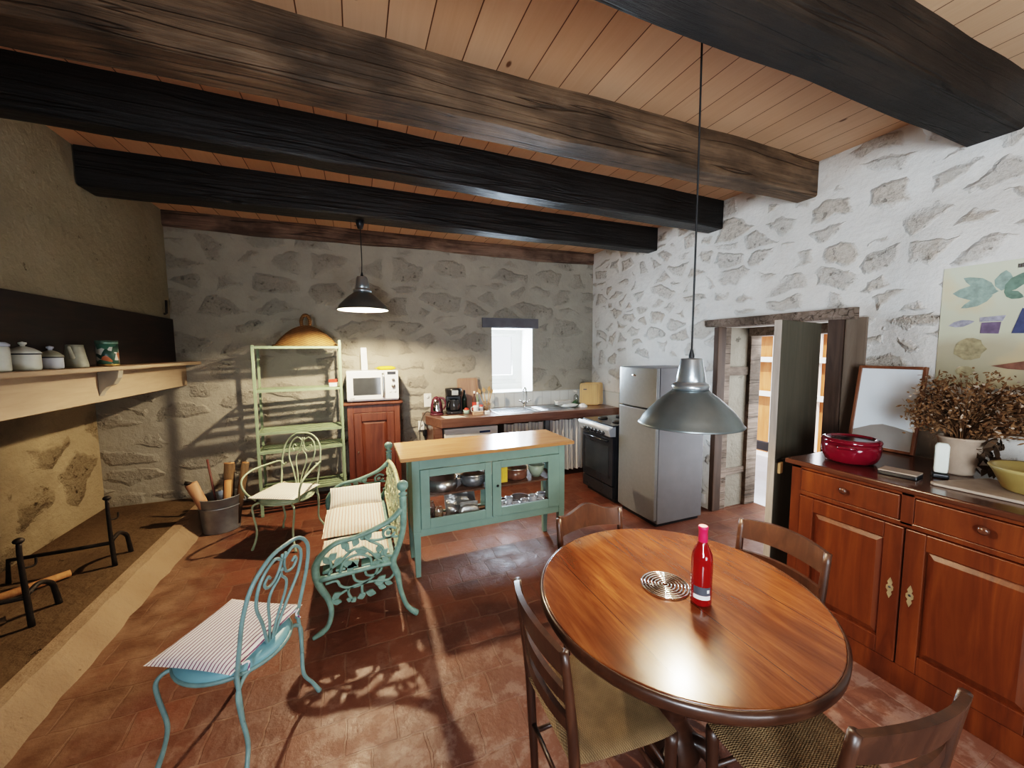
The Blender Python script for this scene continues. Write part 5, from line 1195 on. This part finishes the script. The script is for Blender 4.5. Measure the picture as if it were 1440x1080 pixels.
# ------------------------------------------------------------------ cast iron bench (faces -x)
BY0, BY1 = 2.44, 3.56
bn = thing('cast_iron_bench', 'green cast iron garden bench with vine pattern arms, left of the island', 'bench', (0, BY0, 0))
def end_frame(y):
    m = M['bench']
    mb = MB()
    mb.tube([(.238, y, .79), (.238, y, .70), (.232, y, .58), (.20, y, .47), (.165, y, .385), (.19, y, .30), (.205, y, .20), (.232, y, .10), (.26, y, .05), (.305, y, .008)], [.028, .026, .022, .020, .026, .024, .018, .017, .019, .022], 10, False, 5, .85)
    mb.lathe([(.0, 0), (.024, .0), (.026, .008), (.018, .014), (.018, .02), (.027, .026), (.027, .034), (.017, .040), (.016, .05), (.030, .062), (.036, .08), (.033, .098), (.018, .112), (0, .116)], 20, (.238, y, .785))
    build('rear_leg_post', mb, m, bn)
    mb = MB(); mb.tube([(.232, y, .72), (.17, y, .665), (.09, y, .625), (-.045, y, .585), (-.15, y, .57), (-.225, y, .52), (-.265, y, .455), (-.268, y, .39), (-.25, y, .32), (-.21, y, .235), (-.195, y, .15), (-.215, y, .07), (-.25, y, .035), (-.30, y, .010)], [.024, .020, .018, .017, .017, .020, .026, .027, .025, .022, .018, .018, .02, .014], 10, False, 5, .85); build('arm_front_leg', mb, m, bn)
    mb = MB(); mb.tube([(-.255, y, .365), (-.1, y, .372), (.06, y, .38), (.17, y, .385)], [.022, .017, .017, .022], 10, False, 4, .85); build('seat_rail', mb, m, bn)
    mb = MB(); r = .0088
    # vine above the seat rail
    mb.tube([(-.23, y, .40), (-.15, y, .44), (-.06, y, .51), (.02, y, .49), (.08, y, .42), (.11, y, .40)], r, 6)
    mb.tube([(-.14, y, .385), (-.11, y, .45), (-.04, y, .475), (.03, y, .445), (.04, y, .39)], r, 6)
    mb.tube([(.0, y, .60), (.02, y, .56), (.08, y, .545), (.15, y, .55), (.20, y, .545)], r, 6)
    mb.tube([(.03, y, .55), (.10, y, .50), (.12, y, .44), (.17, y, .43), (.20, y, .455), (.18, y, .48)], r, 6)
    mb.tube([(.19, y, .60), (.15, y, .615), (.115, y, .59), (.12, y, .555), (.155, y, .55), (.185, y, .575)], r, 6)
    mb.tube([(-.20, y, .385), (-.185, y, .43), (-.195, y, .49)], r, 6)
    mb.tube([(-.09, y, .555), (-.10, y, .52), (-.075, y, .50)], r, 6)
    # vine below the seat rail
    mb.tube([(-.22, y, .33), (-.16, y, .335), (-.14, y, .30), (-.10, y, .28), (-.03, y, .28), (.05, y, .32), (.08, y, .375)], r, 6)
    mb.tube([(-.19, y, .215), (-.14, y, .25), (-.05, y, .285), (.06, y, .285), (.13, y, .275), (.165, y, .30), (.17, y, .33)], r, 6)
    mb.tube([(-.07, y, .365), (-.055, y, .315), (-.01, y, .295), (.02, y, .30)], r, 6)
    mb.tube([(.0, y, .37), (.01, y, .335), (.05, y, .325), (.09, y, .345), (.10, y, .38)], r, 6)
    mb.tube([(-.10, y, .275), (-.095, y, .235), (-.08, y, .205)], r, 6); mb.tube([(-.02, y, .275), (-.02, y, .23), (-.005, y, .215)], r, 6)
    mb.tube([(.05, y, .285), (.075, y, .255), (.10, y, .26)], r, 6)
    build('vine_scrolls', mb, m, bn)
    mb = MB()
    for (x, z, dx, dz, w) in ((-.20, .47, .05, .04, .022), (-.19, .45, -.04, .05, .02), (-.08, .52, -.05, .05, .022), (-.06, .53, .03, .055, .022), (-.05, .50, .08, -.01, .028), (.0, .56, .05, .05, .025), (.01, .56, -.03, .04, .02),
                             (-.13, .445, .09, -.04, .024), (-.03, .44, -.05, -.03, .02), (.09, .44, .05, .04, .02), (.10, .43, -.05, .035, .02), (.10, .43, .045, -.03, .018), (.08, .46, .01, .055, .018), (.13, .57, .03, .02, .013),
                             (-.17, .43, .045, .05, .02), (-.19, .23, .05, .03, .02), (-.19, .21, .055, -.01, .018), (-.08, .21, .02, -.03, .018), (-.0, .225, .06, -.02, .022), (.0, .215, -.05, -.015, .02), (.06, .26, .06, .05, .024), (.07, .25, .05, -.02, .02), (.11, .265, .05, -.02, .016), (-.11, .21, .035, -.015, .016), (.04, .385, .05, .03, .02), (-.10, .385, .04, .035, .02)):
        mb.leaf((x, y, z), (x+dx, y, z+dz), w, (0, 1, 0), .006)
    build('vine_leaves', mb, m, bn)
end_frame(0); end_frame(BY1-BY0)
LB = BY1-BY0
for i in range(6):
    x = -.235+i*.072
    mb = MB(); mb.bx(x, x+.055, .01, LB-.01, .385, .400); build('seat_slat', mb, M['bench'], bn, .003)
mb = MB(); mb.tube([(.232, .02, .735), (.238, LB*.25, .775), (.24, LB*.5, .80), (.238, LB*.75, .775), (.232, LB-.02, .735)], .016, 8); mb.tube([(.195, .01, .47), (.195, LB-.01, .47)], .012, 8, False, 1); build('back_rails', mb, M['bench_pale'], bn, 0, 2, 'pale back rails')
rd = random.Random(5); mb = MB(); ml = MB()
for k in range(15):
    y0 = .05+k*(LB-.1)/14
    mb.tube([(.195, y0, .47), (.205, y0+rd.uniform(-.05, .05), .55), (.222, y0+rd.uniform(-.06, .06), .65), (.235, y0+rd.uniform(-.03, .03), .75)], .0065, 6)
for k in range(150):
    y0 = rd.uniform(.05, LB-.05); z0 = rd.uniform(.49, .74); xx = .198+(z0-.47)*.145
    a = rd.uniform(0, 2*PI); l = rd.uniform(.045, .075)
    ml.leaf((xx-.004, y0, z0), (xx-.004+rd.uniform(-.012, .012), min(max(y0+math.cos(a)*l, .03), LB-.03), min(max(z0+math.sin(a)*l, .48), .77)), rd.uniform(.014, .022), (1, rd.uniform(-.3, .3), rd.uniform(-.3, .3)), .004)
build('back_vines', mb, M['bench_pale'], bn); build('back_leaves', ml, M['bench_pale'], bn, 0, 2, 'pale leaf pattern of the backrest')
# cushions on the bench
t = thing('bench_cushion', 'cream striped seat cushion at the near end of the bench', 'cushion', (-.05, 2.645, .402))
mb = MB(); mb.pillow(.40, .33, .05, 14); build('cover', mb, M['ticking2'], t)
mb = MB(); mb.tube([(.19*math.cos(a*PI/12)*(1+.02) if False else .197*max(-1, min(1, 1.25*math.cos(a*PI/12))), .163*max(-1, min(1, 1.25*math.sin(a*PI/12))), .026) for a in range(24)], .004, 5, True, 2); build('piping', mb, M['ticking3'], t)
t = thing('bench_cushion', 'red and cream striped seat cushion in the middle of the bench', 'cushion', (-.055, 3.08, .402))
mb = MB(); mb.pillow(.42, .52, .075, 14); build('cover', mb, M['ticking3'], t)
mb = MB(); mb.tube([(.205*max(-1, min(1, 1.25*math.cos(a*PI/12))), .252*max(-1, min(1, 1.25*math.sin(a*PI/12))), .038) for a in range(24)], .004, 5, True, 2); build('piping', mb, M['ticking3'], t)
t = thing('bench_pillow', 'pale striped pillow propped against the far bench arm', 'pillow', (-.045, 3.425, .478)); t.rotation_euler = (D(38), 0, 0)
mb = MB(); mb.pillow(.40, .20, .07, 14); build('cover', mb, M['ticking2'], t)

# ------------------------------------------------------------------ outside, seen through the door and the window
mb = MB(); mb.bx(4.25, 12, -3, 10, -.32, -.20)
gr = build('ground_1', mb, M['outground']); gr['kind'] = 'structure'
mb = MB(); mb.bx(7.0, 7.15, 2.0, 9.5, -.2, 4.5); o = build('wall_outside', mb, M['outwood']); o['kind'] = 'structure'
tf = thing('white_timber_frame', 'sunlit white timber frame seen outside through the doorway', 'timber frame', (6.9, 4.9, -.199))
for y in (-.95, -.32, .35, .95):
    mb = MB(); mb.bx(-.06, .06, y-.05, y+.05, 0, 4.2); build('post', mb, M['white_paint'], tf, .004)
for z in (1.1, 1.72, 2.2, 2.9):
    mb = MB(); mb.bx(-.04, .04, -1.2, 1.2, z-.045, z+.045); build('cross_bar', mb, M['white_paint'], tf, .004)
mb = MB(); mb.tube([(-.02, -.9, 1.15), (-.02, -.35, 2.1)], .05, 4, False, 1); build('brace', mb, M['white_paint'], tf)
mb = MB(); mb.bx(4.5, 5.6, 2.7, 4.6, -.199, -.06); mb.bx(4.06, 4.45, 1.9, 4.0, -.199, -.02)
tag(build('stone_step', mb, M['outground'], None, .01), 'pale stone steps outside the doorway', 'step')
mb = MB(); mb.bx(5.2, 5.26, 2.6, 5.2, .30, .42); mb.bx(5.2, 5.26, 3.0, 3.06, -.058, .30); mb.bx(5.2, 5.26, 4.5, 4.56, -.058, .30)
tag(build('low_rail', mb, M['outdark'], None, .004), 'dark low rail outside beyond the doorway', 'rail')

# ------------------------------------------------------------------ light
W = bpy.data.worlds.new('World'); bpy.context.scene.world = W; W.use_nodes = True
nt = W.node_tree; bg = nt.nodes['Background']
sky = nt.nodes.new('ShaderNodeTexSky'); sky.sky_type = 'HOSEK_WILKIE'; sky.turbidity = 4; sky.sun_direction = (.5, -.4, .75)
mx = nt.nodes.new('ShaderNodeMix'); mx.data_type = 'RGBA'; mx.inputs[0].default_value = .75
nt.links.new(sky.outputs[0], mx.inputs[6]); mx.inputs[7].default_value = (.86, .93, 1, 1); nt.links.new(mx.outputs[2], bg.inputs[0]); bg.inputs[1].default_value = 3.2
def area(name, loc, target, sx, sy, e, c):
    l = bpy.data.lights.new(name, 'AREA'); l.shape = 'RECTANGLE'; l.size = sx; l.size_y = sy; l.energy = e; l.color = c
    o = bpy.data.objects.new(name, l); COL.objects.link(o); o.location = loc
    o.rotation_euler = (Vector(target)-Vector(loc)).to_track_quat('-Z', 'Y').to_euler(); return o
area('window_daylight', ((wx0+wx1)/2-.02, YB+.40, 1.60), ((wx0+wx1)/2-.05, 0, 1.1), .48, .66, 75, (.68,.84,1))
area('door_daylight', (4.35, 2.55, 1.15), (2.6, 2.2, .9), .8, 1.7, 22, (.85,.93,1))
w1 = area('rear_window_daylight', (-.6, YR+.06, 1.75), (3.4, 2.4, 2.15), 1.2, 1.2, 135, (.82,.91,1)); w1.data.spread = D(120)
area('rear_ceiling_fill', (1.0, YR+.06, 1.0), (1.3, 2.2, 3.1), 1.0, 1.4, 50, (.88,.93,1))  # added fill aimed up, in place of daylight bounced onto the ceiling
su = bpy.data.lights.new('sun', 'SUN'); su.energy = 5; su.angle = .01; su.color = (1, .95, .86)
so = bpy.data.objects.new('sun', su); COL.objects.link(so); so.rotation_euler = (Vector((.62, .45, -.85))).to_track_quat('-Z', 'Y').to_euler()

# ------------------------------------------------------------------ camera
f, yaw, pit, rol = 542.3, .38259, .084677, -.006715
F = Vector((math.sin(yaw)*math.cos(pit), math.cos(yaw)*math.cos(pit), -math.sin(pit)))
r0 = Vector((math.cos(yaw), -math.sin(yaw), 0)); u0 = r0.cross(F)
rr = r0*math.cos(rol)+u0*math.sin(rol); uu = -r0*math.sin(rol)+u0*math.cos(rol)
cam = bpy.data.cameras.new('camera'); co = bpy.data.objects.new('camera', cam); COL.objects.link(co)
mm = Matrix((rr, uu, -F)).transposed().to_4x4(); mm.translation = (0, 0, 1.70); co.matrix_world = mm
cam.sensor_fit = 'HORIZONTAL'; cam.sensor_width = 36; cam.lens = f/1440*36; cam.clip_start = .02
sc = bpy.context.scene; sc.camera = co
sc.view_settings.view_transform = 'Filmic'; sc.view_settings.look = 'High Contrast'; sc.view_settings.exposure = 0.08
sc.cycles.use_denoising = True; sc.cycles.max_bounces = 8; sc.cycles.diffuse_bounces = 5; sc.cycles.sample_clamp_indirect = 6
